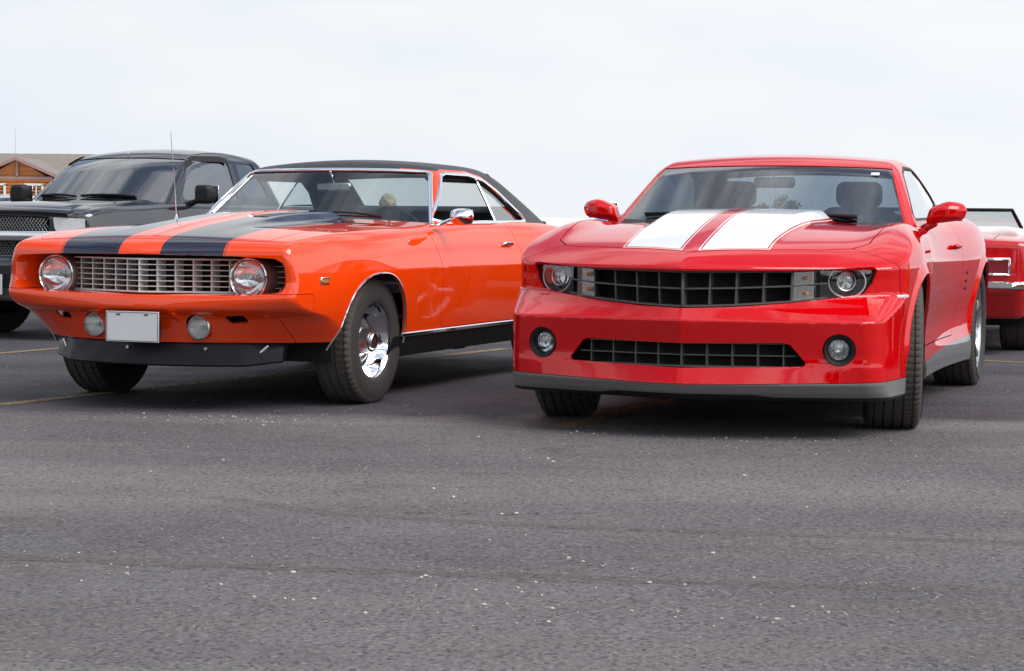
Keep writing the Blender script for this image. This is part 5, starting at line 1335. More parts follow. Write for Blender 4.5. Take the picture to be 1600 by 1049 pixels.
    wsf = lambda u, v, z: np.maximum(np.maximum(np.abs(u)-(0.685-0.35*(z-1.08)), (v-1.655-0.22*u*u)*0.62), v-2.0)
    sw = rpoly([(1.42, 1.10), (1.66, 1.405), (1.76, 1.455), (2.20, 1.455), (2.24, 1.40), (2.24, 1.10)], 0.03); qw = rpoly([(2.34, 1.12), (2.36, 1.42), (2.62, 1.42), (2.76, 1.13)], 0.04)
    ws, gh = cut(gh, wsf); surf_obj('windscreen', [(offset(ws, -0.006), M['truck_glass'])], T)
    for s in (1, -1):
        for nm, pl in (('door_window', sw), ('quarter_window', qw)):
            k, gh = cut(gh, lambda u, v, z: np.maximum(pl(v, z), 0.3-s*u)); surf_obj(nm, [(offset(k, -0.008), M['truck_side_glass'])], T)
        vv = np.linspace(1.64, 2.22, 14); zz = np.interp(vv, [1.64, 1.78, 2.15, 2.22], [1.39, 1.457, 1.46, 1.44]); uu = solve(G, vv, zz, 0, 1.2, 0.2)
        m = MB(); V = []
        for a, b, c in zip(uu, vv, zz): V += [(s*(a+0.004), b, c+0.012), (s*(a+0.030), b, c-0.035)]
        m.add(V, [(2*i, 2*i+1, 2*i+3, 2*i+2) for i in range(13)], M['black']); m.obj('vent_visor', None, T)
    bg = rpoly([(-0.5, 1.15), (0.5, 1.15), (0.46, 1.42), (-0.46, 1.42)], 0.04); k, gh = cut(gh, lambda u, v, z: np.maximum(bg(u, z), 2.5-v)); surf_obj('rear_window', [(k, M['truck_side_glass'])], T)
    surf_obj('body_shell', [(join(rimmed(lo, 0.02), rimmed(gh, 0.02)), M['black_paint'])], T)
    # bug deflector along the hood edge
    m = MB(); uu = np.linspace(-0.66, 0.66, 31); V = []
    for a in uu:
        e = 0.02+0.16*a*a; zt = float(hz(0.03))-0.030*(a/0.8)**2
        for dv, dz in ((0.02, -0.045), (-0.022, -0.02), (-0.034, 0.012), (-0.010, 0.034), (0.03, 0.040), (0.06, 0.02)): V.append((a, e+dv, zt+dz))
    F = [(i*6+j, (i+1)*6+j, (i+1)*6+(j+1) % 6, i*6+(j+1) % 6) for i in range(30) for j in range(6)]+[tuple(range(6)), tuple(180+j for j in range(6))[::-1]]
    m.add(V, F, M['deflector']); m.obj('bug_deflector', None, T)
    # mesh grilles: crossing wires
    fv = lambda a: 0.035+0.16*a*a
    for z0, z1, hw in ((0.845, 0.965, 0.50), (0.66, 0.77, 0.54)):
        m = MB(); V = [(a, fv(a)+0.07, z) for z in (z0-0.02, z1+0.02) for a in np.linspace(-hw, hw, 21)]; m.add(V, [(i, i+1, 22+i, 21+i) for i in range(20)], M['under']); m.obj('grille_backing', None, T)
        m = MB(); h = z1-z0; st = 0.030
        for d in (1, -1):
            for i in range(-int((hw*2+h)/st), int((hw*2+h)/st)):
                u0 = i*st; pts = [(u0, z0), (u0+d*h*0.8, z1)]
                if max(abs(pts[0][0]), abs(pts[1][0])) > hw: continue
                m.tube([(a, fv(a)-0.004*d, z) for a, z in pts], 0.0034, M['mesh_wire'], 4, False)
        tag(m.obj('grille_mesh', None, T), kind='stuff')
    m = MB(); m.add(*strip_vf([(a, 0.0+0.16*a*a-0.01, 0.807) for a in np.linspace(-0.74, 0.74, 31)], [(0, -1, 0)]*31, 0.070, 0.02), M['white_chrome']); m.obj('chrome_bar', None, T)
    for s in (1, -1):
        hl = link('headlamp', None, T, (s*0.65, 0.098, 0.90), (0, 0, s*math.radians(15)))
        m = MB(); m.box((0, 0.05, 0), (0.25, 0.01, 0.10), M['frost'], 0.003); m.box((-s*0.06, 0.03, 0), (0.10, 0.05, 0.085), M['frost'], 0.02); m.obj('reflector', None, hl)
        for q in (-0.065, 0.035):
            m = MB(); m.lathe([(0.012, 0.036), (0.03, 0.024), (0.036, 0.0005)], 'v', (s*q, 0.0, 0.0), 20, M['reflector']); m.obj('lamp_bowl', None, hl)
        m = MB(); m.box((s*0.105, 0.02, 0), (0.03, 0.03, 0.085), M['amber_lens'], 0.006); m.obj('turn_signal', None, hl)
        V = []; m = MB(); uu = np.linspace(0.528, 0.785, 9)
        for a in uu:
            for z in (0.848, 0.90, 0.952): V.append((s*a, 0.16*a*a+0.25*max(a-0.62, 0)**2+0.004, z-0.012*(a-0.53)/0.25*(1 if z > 0.9 else 0)))
        m.add(V, [(i*3+j, i*3+3+j, i*3+4+j, i*3+1+j) for i in range(8) for j in range(2)], M['pale_lamp']); m.obj('headlamp_cover', None, T)
        mr = link('door_mirror', None, T, (s*0.83, 1.42, 1.10))
        def mh(u, v, z):
            u = u*s; return rmax(rmax(np.abs(u-0.12)-0.105, np.abs(z-0.045)-0.076, 0.072), rmax(v-0.06, -0.05-v+3*np.maximum(np.abs(u-0.13)-0.04, 0)**2*6, 0.02), 0.03)
        surf_obj('housing', [(extract(mh, (-0.3, -0.1, -0.1), (0.3, 0.12, 0.2), 0.013, mirror=False), M['black'])], mr)
        m = MB(); m.tube([(-s*0.06, 0.0, -0.05), (s*0.03, 0.0, -0.02), (s*0.08, 0, 0.0)], [0.03, 0.024, 0.02], M['black'], 8); m.obj('stalk', None, mr)
        m = MB(); m.box((s*0.13, 0.063, 0.045), (0.19, 0.003, 0.14), M['mirror'], 0.001); m.obj('mirror_glass', None, mr)
        for cv in (0.86, 3.95):
            m = MB(); m.add(*well_surf(s*0.45, s*0.83, cv, 0.36, 0.43), M['under']); m.obj('wheel_well', None, T)
    p = link('licence_plate', None, T, (0, -0.10, 0.43)); m = MB(); m.box((0, 0, 0), (0.305, 0.004, 0.155), M['plate'], 0.001); m.obj('plate_blank', None, p)
    for (u0, v0, u1, v1) in ((0.42, 1.22, -0.10, 1.17), (-0.15, 1.16, -0.60, 1.27)):
        wp_ = link('wiper', None, T); uu = np.linspace(u0, u1, 6); vv = np.linspace(v0, v1, 6); zz = 1.118+0.02*np.sin(np.linspace(0.3, 2.6, 6))
        m = MB(); m.tube(np.stack([uu, vv, zz], 1), 0.009, M['black'], 6); m.obj('arm', None, wp_); m = MB(); m.tube(np.stack([uu, vv+0.015, zz-0.006], 1), 0.008, M['black'], 5); m.obj('blade', None, wp_)
    wp = simple_wheel(T, 0.355, 0.24, 0.20, M['alloy']); place_wheels(wp, T, [(0.72, 0.86, 0.35, 0), (-0.72, 0.86, 0.35, 0), (0.72, 3.95, 0.35, 0), (-0.72, 3.95, 0.35, 0)])
    m = MB(); m.box((0, 2.5, 0.40), (1.2, 4.6, 0.16), M['under'], 0.02); m.obj('underbody', None, T)
    interior(T, dash_v=1.30, dash_z=1.08, wheel_u=0.37, seat_v=2.0, belt=1.06, rear_v=2.45, half=0.64, mirror=(0.0, 1.72, 1.40), seat_top=1.25)
M['truck_valance'] = pbr('dark_grey_valance', (0.06, 0.06, 0.062), 0.5, var=0.1)
M['pale_lamp'] = pbr('pale_headlamp', (0.70, 0.72, 0.72), 0.10, coat=1.0, var=0.3, vscale=18); M['truck_glass'] = glass('truck_windscreen', (0.45, 0.52, 0.55), base=0.20); M['truck_side_glass'] = glass('truck_side_glass', (0.10, 0.11, 0.13), base=0.20)
M['deflector'] = pbr('smoked_deflector', (0.010, 0.010, 0.014), 0.12, coat=1.0); M['mesh_wire'] = pbr('mesh_wire', (0.30, 0.30, 0.30), 0.35, 0.8)
M['white_chrome'] = pbr('bright_bar', (0.80, 0.81, 0.82), 0.18, 0.9)
build_truck()

# ------------------------------------------------------------------ red convertible seen from behind
def build_convertible():
    C = thing('red_convertible', 'red classic convertible with white top boot and chrome rear bumper', 'car', (2.91, 15.53, 0), -math.radians(15))
    hz = spl([-0.05, 0.0, 0.08, 0.3, 0.8, 1.3, 2.0, 3.0, 3.8, 4.6], [0.80, 0.835, 0.862, 0.885, 0.905, 0.915, 0.91, 0.93, 0.90, 0.82])
    wm = spl([-0.05, 0.1, 0.4, 0.9, 1.6, 2.6, 3.6, 4.6], [0.80, 0.855, 0.89, 0.925, 0.915, 0.915, 0.93, 0.82])
    def L(u, v, z):
        u = np.abs(u); top = z-hz(v)+0.03*(u/0.8)**2; dz = z-0.70
        side = u-(wm(v)-np.where(dz > 0, 0.9, 0.35)*dz*dz)
        back = 0.10*u*u+np.where(z < 0.46, 0.55*(0.46-z), 0.06*np.maximum(z-0.60, 0))-v
        d = rmax(back, side, 0.07); d = rmax(d, top, 0.035); d = rmax(d, v-4.55, 0.1); return rmax(d, 0.27-z, 0.03)
    lo = extract(L, (0, -0.10, 0.22), (0.98, 4.62, 1.0), 0.02)
    arch = lambda cv: (lambda u, v, z: np.maximum(np.hypot(v-cv, np.where(z < 0.33, 0.3*(z-0.33), z-0.33))-0.375, 0.5-np.abs(u)))
    lo = outside(lo, arch(1.03)); lo = outside(lo, arch(3.75))
    cab = rpoly([(-0.70, 1.42), (0.70, 1.42), (0.72, 2.85), (-0.72, 2.85)], 0.08); lo = outside(lo, lambda u, v, z: np.maximum(cab(u, v), 0.8-z))
    trunk = rpoly([(-0.60, 0.10), (0.60, 0.10), (0.62, 0.75), (-0.62, 0.75)], 0.03)
    tl = inside(lo, lambda u, v, z: np.maximum(trunk(u, v), 0.7-z)+0.003); lo = outside(lo, lambda u, v, z: np.maximum(trunk(u, v), 0.7-z)-0.003)
    surf_obj('trunk_lid', [(rimmed(tl, 0.015), M['old_red'])], C); surf_obj('body_shell', [(rimmed(lo, 0.02), M['old_red'])], C)
    # white boot over the folded top, a little wavy
    def B(u, v, z):
        a = np.abs(u); zt = 0.955+0.014*np.sin(u*9+1)+0.010*np.sin(u*17+v*9)-0.06*(a/0.8)**4
        return rmax(rmax(z-zt, a-0.80+0.05*np.maximum(1.2-v, 0), 0.05), rmax(0.90-v, v-1.55, 0.02), 0.05)
    bt = inside(extract(lambda u, v, z: np.maximum(B(u, v, z), 0.86-z), (-0.9, 0.8, 0.83), (0.9, 1.65, 1.02), 0.02, mirror=False), lambda u, v, z: 0.865-z); surf_obj('top_boot', [(bt, M['white_vinyl'])], C)
    for s in (1, -1):
        tlp = link('tail_lamp', None, C, (s*0.555, 0.0+0.10*0.3-0.004, 0.655), (0, 0, -s*math.radians(-6)))
        m = MB()
        for dx, dz, w, h in ((0, 0.056, 0.34, 0.018), (0, -0.056, 0.34, 0.018), (0.161, 0, 0.018, 0.128), (-0.161, 0, 0.018, 0.128)): m.box((dx, -0.004, dz), (w, 0.028, h), M['chrome'], 0.006)
        m.obj('chrome_frame', None, tlp)
        m = MB(); m.box((0, 0.002, 0), (0.31, 0.018, 0.10), M['red_lens'], 0.003); m.obj('lens', None, tlp)
    m = MB(); m.add(*strip_vf([(a, 0.10*a*a-0.055+0.9*max(abs(a)-0.74, 0)**1.5*4, 0.520) for a in np.linspace(-0.86, 0.86, 41)], [(0, -1, 0)]*41, 0.055, 0.032), M['chrome']); m.obj('rear_bumper', None, C)
    for s in (1, -1):
        m = MB(); m.box((s*0.35, -0.095, 0.53), (0.03, 0.03, 0.10), M['chrome'], 0.01); m.obj('bumper_guard', None, C)
        for cv in (1.03, 3.75):
            m = MB(); m.add(*well_surf(s*0.5, s*0.87, cv, 0.33, 0.39), M['under']); m.obj('wheel_well', None, C)
        th = np.linspace(math.radians(-8), math.radians(188), 40); pts = []
        for t in th:
            v, z = 1.03+0.375*math.cos(t), 0.33+0.375*math.sin(t); pts.append((s*(float(solve(L, np.array(v), np.array(z), 0, 1.2, 0.3))+0.002), v, z))
        m = MB(); m.tube(pts, 0.006, M['chrome'], 6); m.obj('arch_moulding', None, C)
    # windscreen frame and glass, raked towards the seats
    P = lambda u, t: (u*(1-0.10*t), 2.92-0.30*t+0.10*(1-(u/0.72)**2)*0.8, 0.93+0.150*t)
    us = np.linspace(-0.72, 0.72, 13); m = MB(); V = [P(a, t) for t in (0, 0.5, 1) for a in us]; m.add(V, [(r*13+i, r*13+i+1, r*13+14+i, r*13+13+i) for r in range(2) for i in range(12)], M['clear_tint']); m.obj('windscreen', None, C)
    m = MB(); m.tube([P(-0.72, 0), P(-0.72, 0.5), P(-0.72, 1)]+[P(a, 1) for a in us[1:-1]]+[P(0.72, 1), P(0.72, 0.5), P(0.72, 0)], 0.016, M['black'], 8); m.obj('windscreen_frame', None, C)
    m = MB(); m.box((0, 2.70, 1.05), (0.22, 0.02, 0.05), M['dull_chrome'], 0.01); m.obj('rear_view_mirror', None, C)
    m = MB(); m.box((0, 2.2, 0.40), (1.3, 1.5, 0.05), M['interior']); m.box((0, 2.80, 0.80), (1.36, 0.2, 0.24), M['interior'], 0.05); m.obj('cabin', None, C)
    for s in (1, -1):
        m = MB(); m.box((s*0.36, 1.92, 0.70), (0.5, 0.13, 0.46), M['interior'], 0.05, R=rot_m('X', 12)); m.obj('front_seat', None, C)
    wp = simple_wheel(C, 0.335, 0.26, 0.19, M['chrome']); place_wheels(wp, C, [(0.765, 1.03, 0.33, 0), (-0.765, 1.03, 0.33, 0), (0.765, 3.75, 0.33, 0), (-0.765, 3.75, 0.33, 0)])
    m = MB(); m.box((0, 2.2, 0.33), (1.2, 4.0, 0.14), M['under'], 0.02); m.tube([(-0.7, 1.03, 0.33), (0.7, 1.03, 0.33)], 0.05, M['under']); m.tube([(0.3, 0.1, 0.27), (0.3, 1.4, 0.25)], 0.04, M['under']); m.box((0.0, 0.35, 0.30), (0.6, 0.4, 0.12), M['under'], 0.04); m.obj('underbody', None, C)
build_convertible()

# ------------------------------------------------------------------ plainer parked sedans further off
def build_sedan(name, label, mat, loc, yaw):
    C = thing(name, label, 'car', loc, yaw, 'sedans parked further off')
    hz = spl([0, 0.1, 0.5, 1.2, 2.0, 3.6, 4.2, 4.5], [0.66, 0.74, 0.84, 0.93, 0.95, 0.97, 0.98, 0.92]); wm = spl([0, 0.3, 1.0, 2.2, 3.5, 4.5], [0.70, 0.84, 0.88, 0.885, 0.88, 0.78])
    def L(u, v, z):
        u = np.abs(u); d = rmax(0.15*u*u+0.1*np.maximum(0.5-z, 0)-v, u-wm(v)+0.3*(z-0.62)**2, 0.12); d = rmax(d, v-4.5+0.1*u*u, 0.12); d = rmax(d, z-hz(v)+0.03*(u/0.8)**2, 0.06); return rmax(d, 0.22-z, 0.03)
    def G(u, v, z):
        u = np.abs(u); d = rmax((1.30+(z-0.93)*1.7+0.2*u*u-v)*0.5, (u-0.78+0.42*(z-0.93))*0.92, 0.06); d = rmax(d, (v-3.95+(z-0.95)*1.6)*0.53, 0.08); return np.maximum(rmax(d, z-1.41+0.05*(u/0.6)**2+0.05*(v-2.5)**2, 0.08), 0.86-z)
    lo = extract(L, (0, -0.1, 0.18), (0.95, 4.6, 1.05), 0.03); gh = extract(G, (0, 1.0, 0.84), (0.9, 4.2, 1.5), 0.03); lo = outside(lo, G); gh = outside(gh, L)
    for cv in (0.88, 3.55): lo = outside(lo, lambda u, v, z: np.maximum(np.hypot(v-cv, z-0.32)-0.36, 0.5-np.abs(u)))
    ws, gh = cut(gh, lambda u, v, z: np.maximum(np.maximum(np.abs(u)-0.70+0.42*(z-0.93), (v-1.98-0.2*u*u)*0.5), v-2.2)); bl, gh = cut(gh, lambda u, v, z: np.maximum(np.maximum(np.abs(u)-0.66+0.42*(z-0.93), 3.32-v), 3.0-v))
    sw, gh = cut(gh, lambda u, v, z: np.maximum(rpoly([(1.62, 0.985), (2.1, 1.29), (3.0, 1.31), (3.55, 1.0)], 0.03)(v, z), 0.35-np.abs(u)))
    surf_obj('windscreen', [(ws, M['truck_glass'])], C); surf_obj('rear_window', [(bl, M['truck_glass'])], C)
    for s in (1, -1): surf_obj('side_window', [(inside(sw, lambda u, v, z: -s*u), M['truck_side_glass'])], C)
    surf_obj('body_shell', [(join(rimmed(lo, 0.02), rimmed(gh, 0.02)), mat)], C)
    for s in (1, -1):
        m = MB(); m.box((s*0.60, 0.09, 0.64), (0.26, 0.10, 0.10), M['lens_white'], 0.03, R=rot_m('Z', s*14)); m.obj('headlamp', None, C)
        m = MB(); m.box((s*0.60, 4.44, 0.76), (0.28, 0.08, 0.12), M['red_lens'], 0.03, R=rot_m('Z', -s*8)); m.obj('tail_lamp', None, C)
    m = MB(); m.box((0, 0.02, 0.55), (0.8, 0.05, 0.12), M['black'], 0.02); m.obj('grille', None, C); m = MB(); m.box((0, 2.2, 0.3), (1.3, 3.9, 0.14), M['under'], 0.02); m.obj('underbody', None, C)
    wp = simple_wheel(C, 0.32, 0.2, 0.21, M['alloy']); place_wheels(wp, C, [(0.76, 0.88, 0.315, 0), (-0.76, 0.88, 0.315, 0), (0.76, 3.55, 0.315, 0), (-0.76, 3.55, 0.315, 0)])
def build_tarp_trailer():
    T = thing('covered_trailer', 'low trailer under a bright blue tarpaulin behind the red striped coupe', 'trailer', (1.95, 30.0, 0), math.radians(4))
    def f(x, y, z):
        top = z-(1.00+0.035*np.sin(x*3.1+1.2)+0.02*np.sin(x*9+y*5)+0.015*np.sin(y*11-x*4)-0.16*np.maximum(-0.55-x, 0)*1.4)
        return np.maximum(rmax(rmax(np.abs(x)-1.15-0.02*np.sin(z*14+y*6), np.abs(y)-0.75-0.02*np.sin(x*13), 0.1), top, 0.05), 0.42-z)
    surf_obj('tarpaulin', [(extract(f, (-1.3, -0.9, 0.36), (1.3, 0.9, 1.14), 0.035, mirror=False), M['tarp'])], T)
    m = MB(); m.box((0, 0, 0.38), (2.2, 1.4, 0.08), M['black']); m.tube([(-1.1, 0, 0.36), (-2.0, 0, 0.36)], 0.04, M['dull_chrome']); m.obj('frame', None, T)
    for sy in (-1, 1):
        V, F = lathe_vf([(-0.08, 0.15), (-0.08, 0.27), (-0.05, 0.29), (0.05, 0.29), (0.08, 0.27), (0.08, 0.15), (0.05, 0.0005)], 'v', (0.1, sy*0.8, 0.29), 28); m = MB(); m.add(V, F, M['rubber']); m.obj('wheel', None, T)
M['yellow'] = paint('yellow_paint', (0.75, 0.42, 0.02))
M['tarp'] = pbr('blue_tarpaulin', (0.05, 0.25, 0.55), 0.4, bump=0.4, bscale=30, var=0.2, vscale=3)
build_tarp_trailer()
build_sedan('yellow_sedan', 'yellow sedan parked to the side of the red striped coupe, mirrored in its door', M['yellow'], (6.6, 12.2, 0), math.radians(-17))
build_sedan('silver_sedan', 'pale silver blue sedan parked beyond the black pickup', M['silver'], (-12.7, 50.0, 0), math.radians(-8))

# ------------------------------------------------------------------ log building far left
def wood_material():
    m, n, l, p = nodes_of('orange_log_siding'); tc = n.new('ShaderNodeTexCoord')
    mp = n.new('ShaderNodeMapping'); mp.inputs['Scale'].default_value = (0.5, 0.5, 5.0); l.new(tc.outputs['Object'], mp.inputs['Vector'])
    t = n.new('ShaderNodeTexNoise'); t.inputs['Scale'].default_value = 1.6; t.inputs['Detail'].default_value = 6; l.new(mp.outputs[0], t.inputs['Vector'])
    r = n.new('ShaderNodeValToRGB'); r.color_ramp.elements[0].position = 0.3; r.color_ramp.elements[0].color = (0.27, 0.085, 0.022, 1); r.color_ramp.elements[1].position = 0.7; r.color_ramp.elements[1].color = (0.50, 0.175, 0.045, 1)
    l.new(t.outputs['Fac'], r.inputs[0]); l.new(r.outputs[0], p.inputs['Base Color']); p.inputs['Roughness'].default_value = 0.7
    return m
M['wood'] = wood_material(); M['shingle'] = pbr('grey_brown_shingle', (0.22, 0.185, 0.165), 0.9, var=0.25, vscale=3.0); M['fascia'] = pbr('brown_fascia', (0.27, 0.17, 0.15), 0.7)
M['trim_white'] = pbr('white_window_trim', (0.65, 0.62, 0.58), 0.6); M['win_dark'] = pbr('dark_window_pane', (0.05, 0.055, 0.06), 0.08, coat=1.0)
def build_lodge():
    # world placement from its ridge and gable: a single storey about 120 m off
    D = 118.0; B = thing('log_building', 'orange log building with grey roof and front gable beyond the pickup', 'building', (-27.6, D, 0), 0)
    s = 3304.0/D                                   # pixels per metre there
    eave, ridge = 2.75, 4.40
    half = 1.95; gz = 4.02                          # front gable half width and apex height
    logs = 14
    for i in range(logs):                           # log courses of the long wall and gable front
        z0 = 0.1+i*0.195; m = MB(); m.box((-1.4, 3.2, z0+0.095), (17.2, 0.30, 0.185), M['wood'], 0.06); m.obj('log', None, B)
        m = MB(); m.box((0, 0.0, z0+0.095), (2*half, 0.30, 0.185), M['wood'], 0.06); m.obj('gable_log', None, B)
    m = MB(); m.add([(-half, 0, eave), (half, 0, eave), (0, 0, gz-0.12), (-half, 3, eave), (half, 3, eave), (0, 3, gz-0.12)], [(0, 1, 2), (3, 5, 4), (0, 3, 4, 1)], M['wood']); m.obj('gable_wall', None, B, smooth=0)
    for sx in (-1, 1):
        m = MB(); m.box((sx*half, 1.6, eave/2), (0.28, 3.2, eave), M['wood']); m.obj('gable_side_wall', None, B)
        m = MB(); ang = math.atan2(gz-3.20, half+0.3)
        a = np.array([0, 0, gz]); b = np.array([sx*(half+0.35), 0, gz-(half+0.35)*0.43])
        V = [a+[0, -0.5, 0], b+[0, -0.5, 0], b+[0, 6.5, 0], a+[0, 6.5, 0]]; V = V+[v-np.array([0, 0, 0.12]) for v in V]
        m.add(V, [(0, 1, 2, 3), (4, 7, 6, 5), (0, 4, 5, 1), (1, 5, 6, 2)], M['shingle']); m.obj('gable_roof', None, B, smooth=0)
        m = MB(); V = [a+[0, -0.53, 0.02], b+[0, -0.53, 0.02], b+[0, -0.53, -0.17], a+[0, -0.53, -0.17]]; V = V+[v+np.array([0, 0.05, 0]) for v in V]
        m.add(V, [(0, 1, 2, 3), (4, 7, 6, 5), (0, 4, 5, 1), (3, 2, 6, 7)], M['fascia']); m.obj('barge_board', None, B, smooth=0)
    m = MB(); m.box((0, -0.12, 2.86), (2*half, 0.14, 0.16), M['fascia']); m.obj('tie_beam', None, B)
    m = MB(); m.box((0, -0.12, 3.35), (0.12, 0.14, 0.9), M['fascia']); m.obj('king_post', None, B)
    V = [(-10, 2.2, eave-0.1), (7.5, 2.2, eave-0.1), (7.5, 6.5, ridge), (-10, 6.5, ridge), (-10, 10.8, eave-0.1), (7.5, 10.8, eave-0.1)]
    m = MB(); m.add(V, [(0, 1, 2, 3), (3, 2, 5, 4)], M['shingle']); m.obj('main_roof', None, B, smooth=0)
    for x in (-1.15, 0.95):
        w = link('window', None, B, (x, -0.16, 2.0)); m = MB()
        for dx, dz, ww, h in ((0, 0.50, 1.06, 0.12), (0, -0.50, 1.06, 0.12), (0.47, 0, 0.12, 1.0), (-0.47, 0, 0.12, 1.0), (0.12, 0, 0.05, 1.0)): m.box((dx, 0, dz), (ww, 0.08, h), M['trim_white'])
        m.obj('frame', None, w); m = MB(); m.box((0, 0.03, 0), (0.9, 0.02, 0.96), M['win_dark']); m.obj('pane', None, w)
    m = MB(); m.box((-1.4, 6.5, 1.3), (16.8, 6.2, 2.6), M['wood']); m.obj('rear_mass', None, B)
build_lodge()
m = MB(); m.tube([(-31.0, 132.0, 0), (-31.0, 132.0, 6.15)], [0.06, 0.03], M['dull_chrome'], 6); tag(m.obj('flag_pole'), 'thin metal pole rising behind the log building', 'pole')

# ------------------------------------------------------------------ trees
def leaf_material(name, c1, c2):
    m, n, l, p = nodes_of(name); oi = n.new('ShaderNodeTexCoord'); t = n.new('ShaderNodeTexNoise'); t.inputs['Scale'].default_value = 1.3; l.new(oi.outputs['Object'], t.inputs['Vector'])
    x = n.new('ShaderNodeMixRGB'); x.inputs[1].default_value = (*c1, 1); x.inputs[2].default_value = (*c2, 1); l.new(t.outputs['Fac'], x.inputs['Fac']); l.new(x.outputs[0], p.inputs['Base Color']); p.inputs['Roughness'].default_value = 0.7
    return m
M['leaf'] = leaf_material('tree_leaves', (0.035, 0.055, 0.018), (0.10, 0.12, 0.040)); M['bark'] = pbr('bark', (0.10, 0.08, 0.06), 0.9, var=0.3, vscale=6)
def make_tree(label, loc, h, cr, ch, trunk_h, seed, leaves=1500, ls=0.22, group=None, gap=0.5):
    rn = random.Random(seed); nr = np.random.RandomState(seed); t = thing('tree', label, 'tree', loc, rn.uniform(0, 6), group)
    m = MB(); top = (rn.uniform(-.2, .2), rn.uniform(-.2, .2), h*0.82); m.tube([(0, 0, 0), (0.03, 0, trunk_h*0.6), (top[0]*0.5, top[1]*0.5, h*0.5), top], [h*0.028, h*0.022, h*0.013, h*0.004], M['bark'], 8)
    cl = []
    for k in range(11):
        a = rn.uniform(0, 6.28); zz = trunk_h+(h-trunk_h)*rn.uniform(0.05, 0.92); r = cr*rn.uniform(0.45, 0.95)*math.sin(math.pi*min(0.95, max(0.12, (zz-trunk_h)/(h-trunk_h)*0.85+0.12)))
        e = (r*math.cos(a), r*math.sin(a), zz); cl.append(e); m.tube([(0, 0, max(trunk_h*0.7, zz-0.35*r-0.2)), (e[0]*0.5, e[1]*0.5, zz-0.12*r), e], [h*0.011, h*0.007, h*0.002], M['bark'], 5)
    m.obj('trunk', None, t)
    cl.append((top[0], top[1], h*0.88)); cl = np.array(cl); c = cl[nr.randint(0, len(cl), leaves)]; P = c+nr.normal(0, 1, (leaves, 3))*np.array([cr*0.24, cr*0.24, ch*0.14]); P[:, 2] = np.maximum(P[:, 2], trunk_h*0.85)
    A = nr.normal(0, 1, (leaves, 3)); A /= np.linalg.norm(A, axis=1)[:, None]; Bv = np.cross(A, nr.normal(0, 1, (leaves, 3))); Bv /= np.linalg.norm(Bv, axis=1)[:, None]
    s = ls*nr.uniform(0.6, 1.4, (leaves, 1)); V = np.stack([P-A*s, P+Bv*s*0.5, P+A*s, P-Bv*s*0.5], 1).reshape(-1, 3); F = np.arange(leaves*4).reshape(-1, 4)
    raw_obj('crown', V, F, M['leaf'], t, smooth=0); return t
make_tree('small bare-stemmed tree standing alone on the horizon', (21.6, 168, 0), 2.7, 1.0, 1.6, 1.3, 11, 500, 0.12)
make_tree('low dark bushy tree on the horizon', (19.7, 166, 0), 1.9, 0.85, 1.2, 0.3, 12, 900, 0.13)
# trees across the road behind the viewer: they show only as reflections in paint, lamps and chrome
proto = make_tree('leafy tree across the road behind the viewer, mirrored in the car paint', (-30, -40, 0), 9.5, 4.2, 7.5, 1.4, 21, 4200, 0.42, 'trees mirrored in the paint')
rr = random.Random(9)
for k in range(17):
    c = copy_tree(proto); c.location = (-62+k*7.6+rr.uniform(-2, 2), -38-rr.uniform(0, 10), 0); c.rotation_euler = (0, 0, rr.uniform(0, 6)); f = rr.uniform(0.55, 1.15); c.scale = (f*1.15, f*1.15, f)

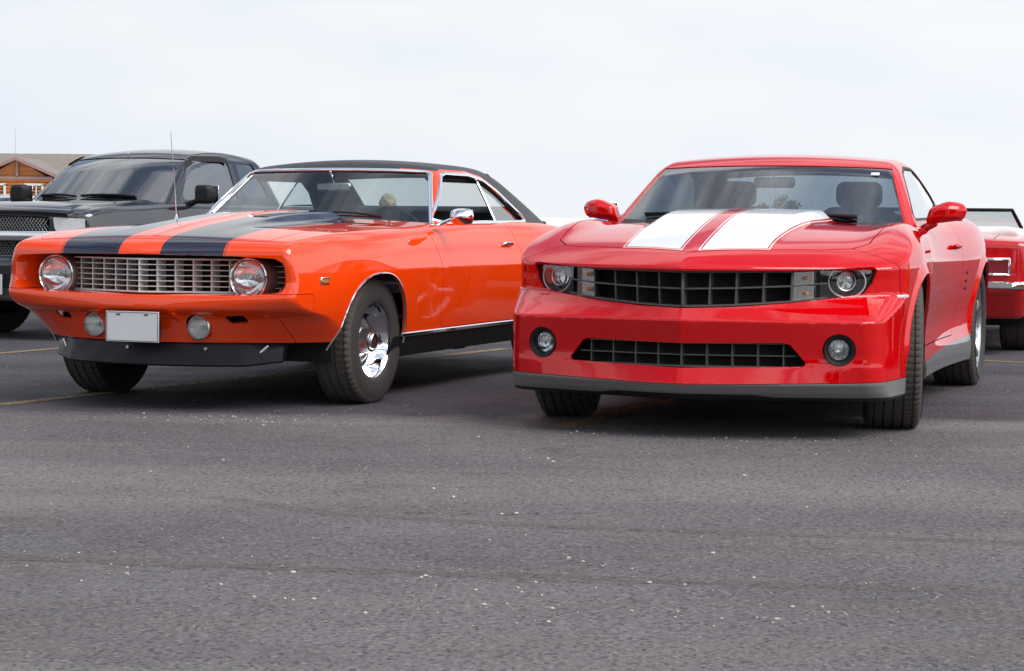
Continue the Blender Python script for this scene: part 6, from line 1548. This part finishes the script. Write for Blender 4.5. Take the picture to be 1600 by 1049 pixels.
# ------------------------------------------------------------------ seated onlooker behind the orange coupe
def build_person():
    p = thing('person', 'fair-haired person in a dark jacket sitting behind the orange car, back turned', 'person', (-1.21, 20.5, 0), math.radians(10)); p.scale = (0.95, 0.95, 0.945)
    skin = pbr('skin', (0.50, 0.30, 0.21), 0.5); M['hair'] = pbr('fair_hair', (0.42, 0.34, 0.22), 0.6, var=0.4, vscale=60, bump=0.6, bscale=90); M['jacket'] = pbr('dark_jacket', (0.03, 0.035, 0.045), 0.85, var=0.2)
    M['jeans'] = pbr('jeans', (0.05, 0.07, 0.12), 0.85, var=0.2)
    # one continuous body from a skinned skeleton (facing +Y, away from the viewer)
    J = {'pel': (0, 0, 0.50, .15), 'bel': (0, -0.03, 0.66, .145), 'che': (0, -0.05, 0.85, .165), 'nk0': (0, -0.03, 1.00, .075), 'nk1': (0, -0.01, 1.05, .055), 'hd0': (0, 0.01, 1.10, .075), 'hd1': (0, 0.01, 1.15, .082), 'hd2': (0, 0.005, 1.185, .05)}
    E = [('pel', 'bel'), ('bel', 'che'), ('che', 'nk0'), ('nk0', 'nk1'), ('nk1', 'hd0'), ('hd0', 'hd1'), ('hd1', 'hd2')]
    for s, q in ((1, 'r'), (-1, 'l')):
        J.update({'sh'+q: (s*.18, -0.04, 0.94, .065), 'el'+q: (s*.25, 0.06, 0.70, .045), 'wr'+q: (s*.17, 0.28, 0.62, .03), 'ha'+q: (s*.14, 0.36, 0.60, .032), 'hi'+q: (s*.10, 0.05, 0.49, .095), 'kn'+q: (s*.13, 0.46, 0.50, .062), 'an'+q: (s*.13, 0.50, 0.09, .042), 'to'+q: (s*.14, 0.66, 0.04, .035)})
        E += [('che', 'sh'+q), ('sh'+q, 'el'+q), ('el'+q, 'wr'+q), ('wr'+q, 'ha'+q), ('pel', 'hi'+q), ('hi'+q, 'kn'+q), ('kn'+q, 'an'+q), ('an'+q, 'to'+q)]
        for i in range(5):
            n0 = f'f{i}a{q}'; n1 = f'f{i}b{q}'; J[n0] = (s*(.16-0.012*i), 0.40+0.005*i, 0.60, .009); J[n1] = (s*(.155-0.012*i), 0.435, 0.58, .008); E += [('ha'+q, n0), (n0, n1)]
    ks = list(J); me = bpy.data.meshes.new('body'); me.from_pydata([J[k][:3] for k in ks], [(ks.index(a), ks.index(b)) for a, b in E], [])
    o = link('body', me, p); sk = o.modifiers.new('skin', 'SKIN'); sk.use_smooth_shade = True
    for i, k in enumerate(ks): me.skin_vertices[0].data[i].radius = (J[k][3], J[k][3])
    me.skin_vertices[0].data[0].use_root = True
    o.modifiers.new('sub', 'SUBSURF').levels = 2; o.modifiers['sub'].render_levels = 2
    m_, n, l, pb_ = nodes_of('clothed_body'); tc = n.new('ShaderNodeTexCoord'); sp = n.new('ShaderNodeSeparateXYZ'); l.new(tc.outputs['Object'], sp.inputs[0])
    r = n.new('ShaderNodeValToRGB'); r.color_ramp.interpolation = 'CONSTANT'; r.color_ramp.elements[0].color = (0.04, 0.055, 0.10, 1); e = r.color_ramp.elements.new(0.575); e.color = (0.03, 0.035, 0.045, 1); r.color_ramp.elements[-1].position = 1.0; e2 = r.color_ramp.elements.new(0.999); e2.color = (0.50, 0.30, 0.21, 1)
    mr = n.new('ShaderNodeMapRange'); mr.inputs['From Min'].default_value = 0.0; mr.inputs['From Max'].default_value = 1.02; l.new(sp.outputs['Z'], mr.inputs['Value']); l.new(mr.outputs[0], r.inputs[0]); l.new(r.outputs[0], pb_.inputs['Base Color']); r.color_ramp.elements[-1].color = (0.50, 0.30, 0.21, 1); pb_.inputs['Roughness'].default_value = 0.8
    me.materials.append(m_)
    def hair(x, y, z):
        a = np.sqrt((x/0.088)**2+((y-0.0)/0.102)**2+((z-1.155)/0.112)**2)-1
        wave = 0.05*np.sin(x*90)*np.sin(z*60)+0.04*np.sin(y*110+z*40)
        return np.maximum((a+wave)*0.09, (y-0.055)*0.8-(z-1.17)*0.7)
    surf_obj('hair', [(extract(hair, (-0.12, -0.13, 1.03), (0.12, 0.13, 1.30), 0.009, mirror=False), M['hair'])], p)
    m = MB(); m.lathe([(0.0, 0.0005), (-0.012, 0.010), (-0.018, 0.004)], 'v', (0, 0.115, 1.12), 8, skin); m.obj('nose', None, p)
    c = thing('folding_chair', 'dark folding chair under the seated person', 'chair', (-1.21, 20.5, 0), math.radians(10)); c.scale = (0.95, 0.95, 0.945)
    m = MB(); m.box((0, 0.12, 0.375), (0.50, 0.48, 0.02), M['jacket'], 0.005); m.obj('seat', None, c); m = MB(); m.box((0, -0.20, 0.68), (0.48, 0.015, 0.34), M['jacket'], 0.005); m.obj('backrest', None, c)
    for sx in (-1, 1):
        for ya, yb, zb in ((-0.12, -0.21, 0.88), (0.34, 0.34, 0.40)):
            m = MB(); m.tube([(sx*0.25, ya, 0), (sx*0.25, yb, zb)], 0.011, M['dull_chrome'], 8); m.obj('leg', None, c)
build_person()
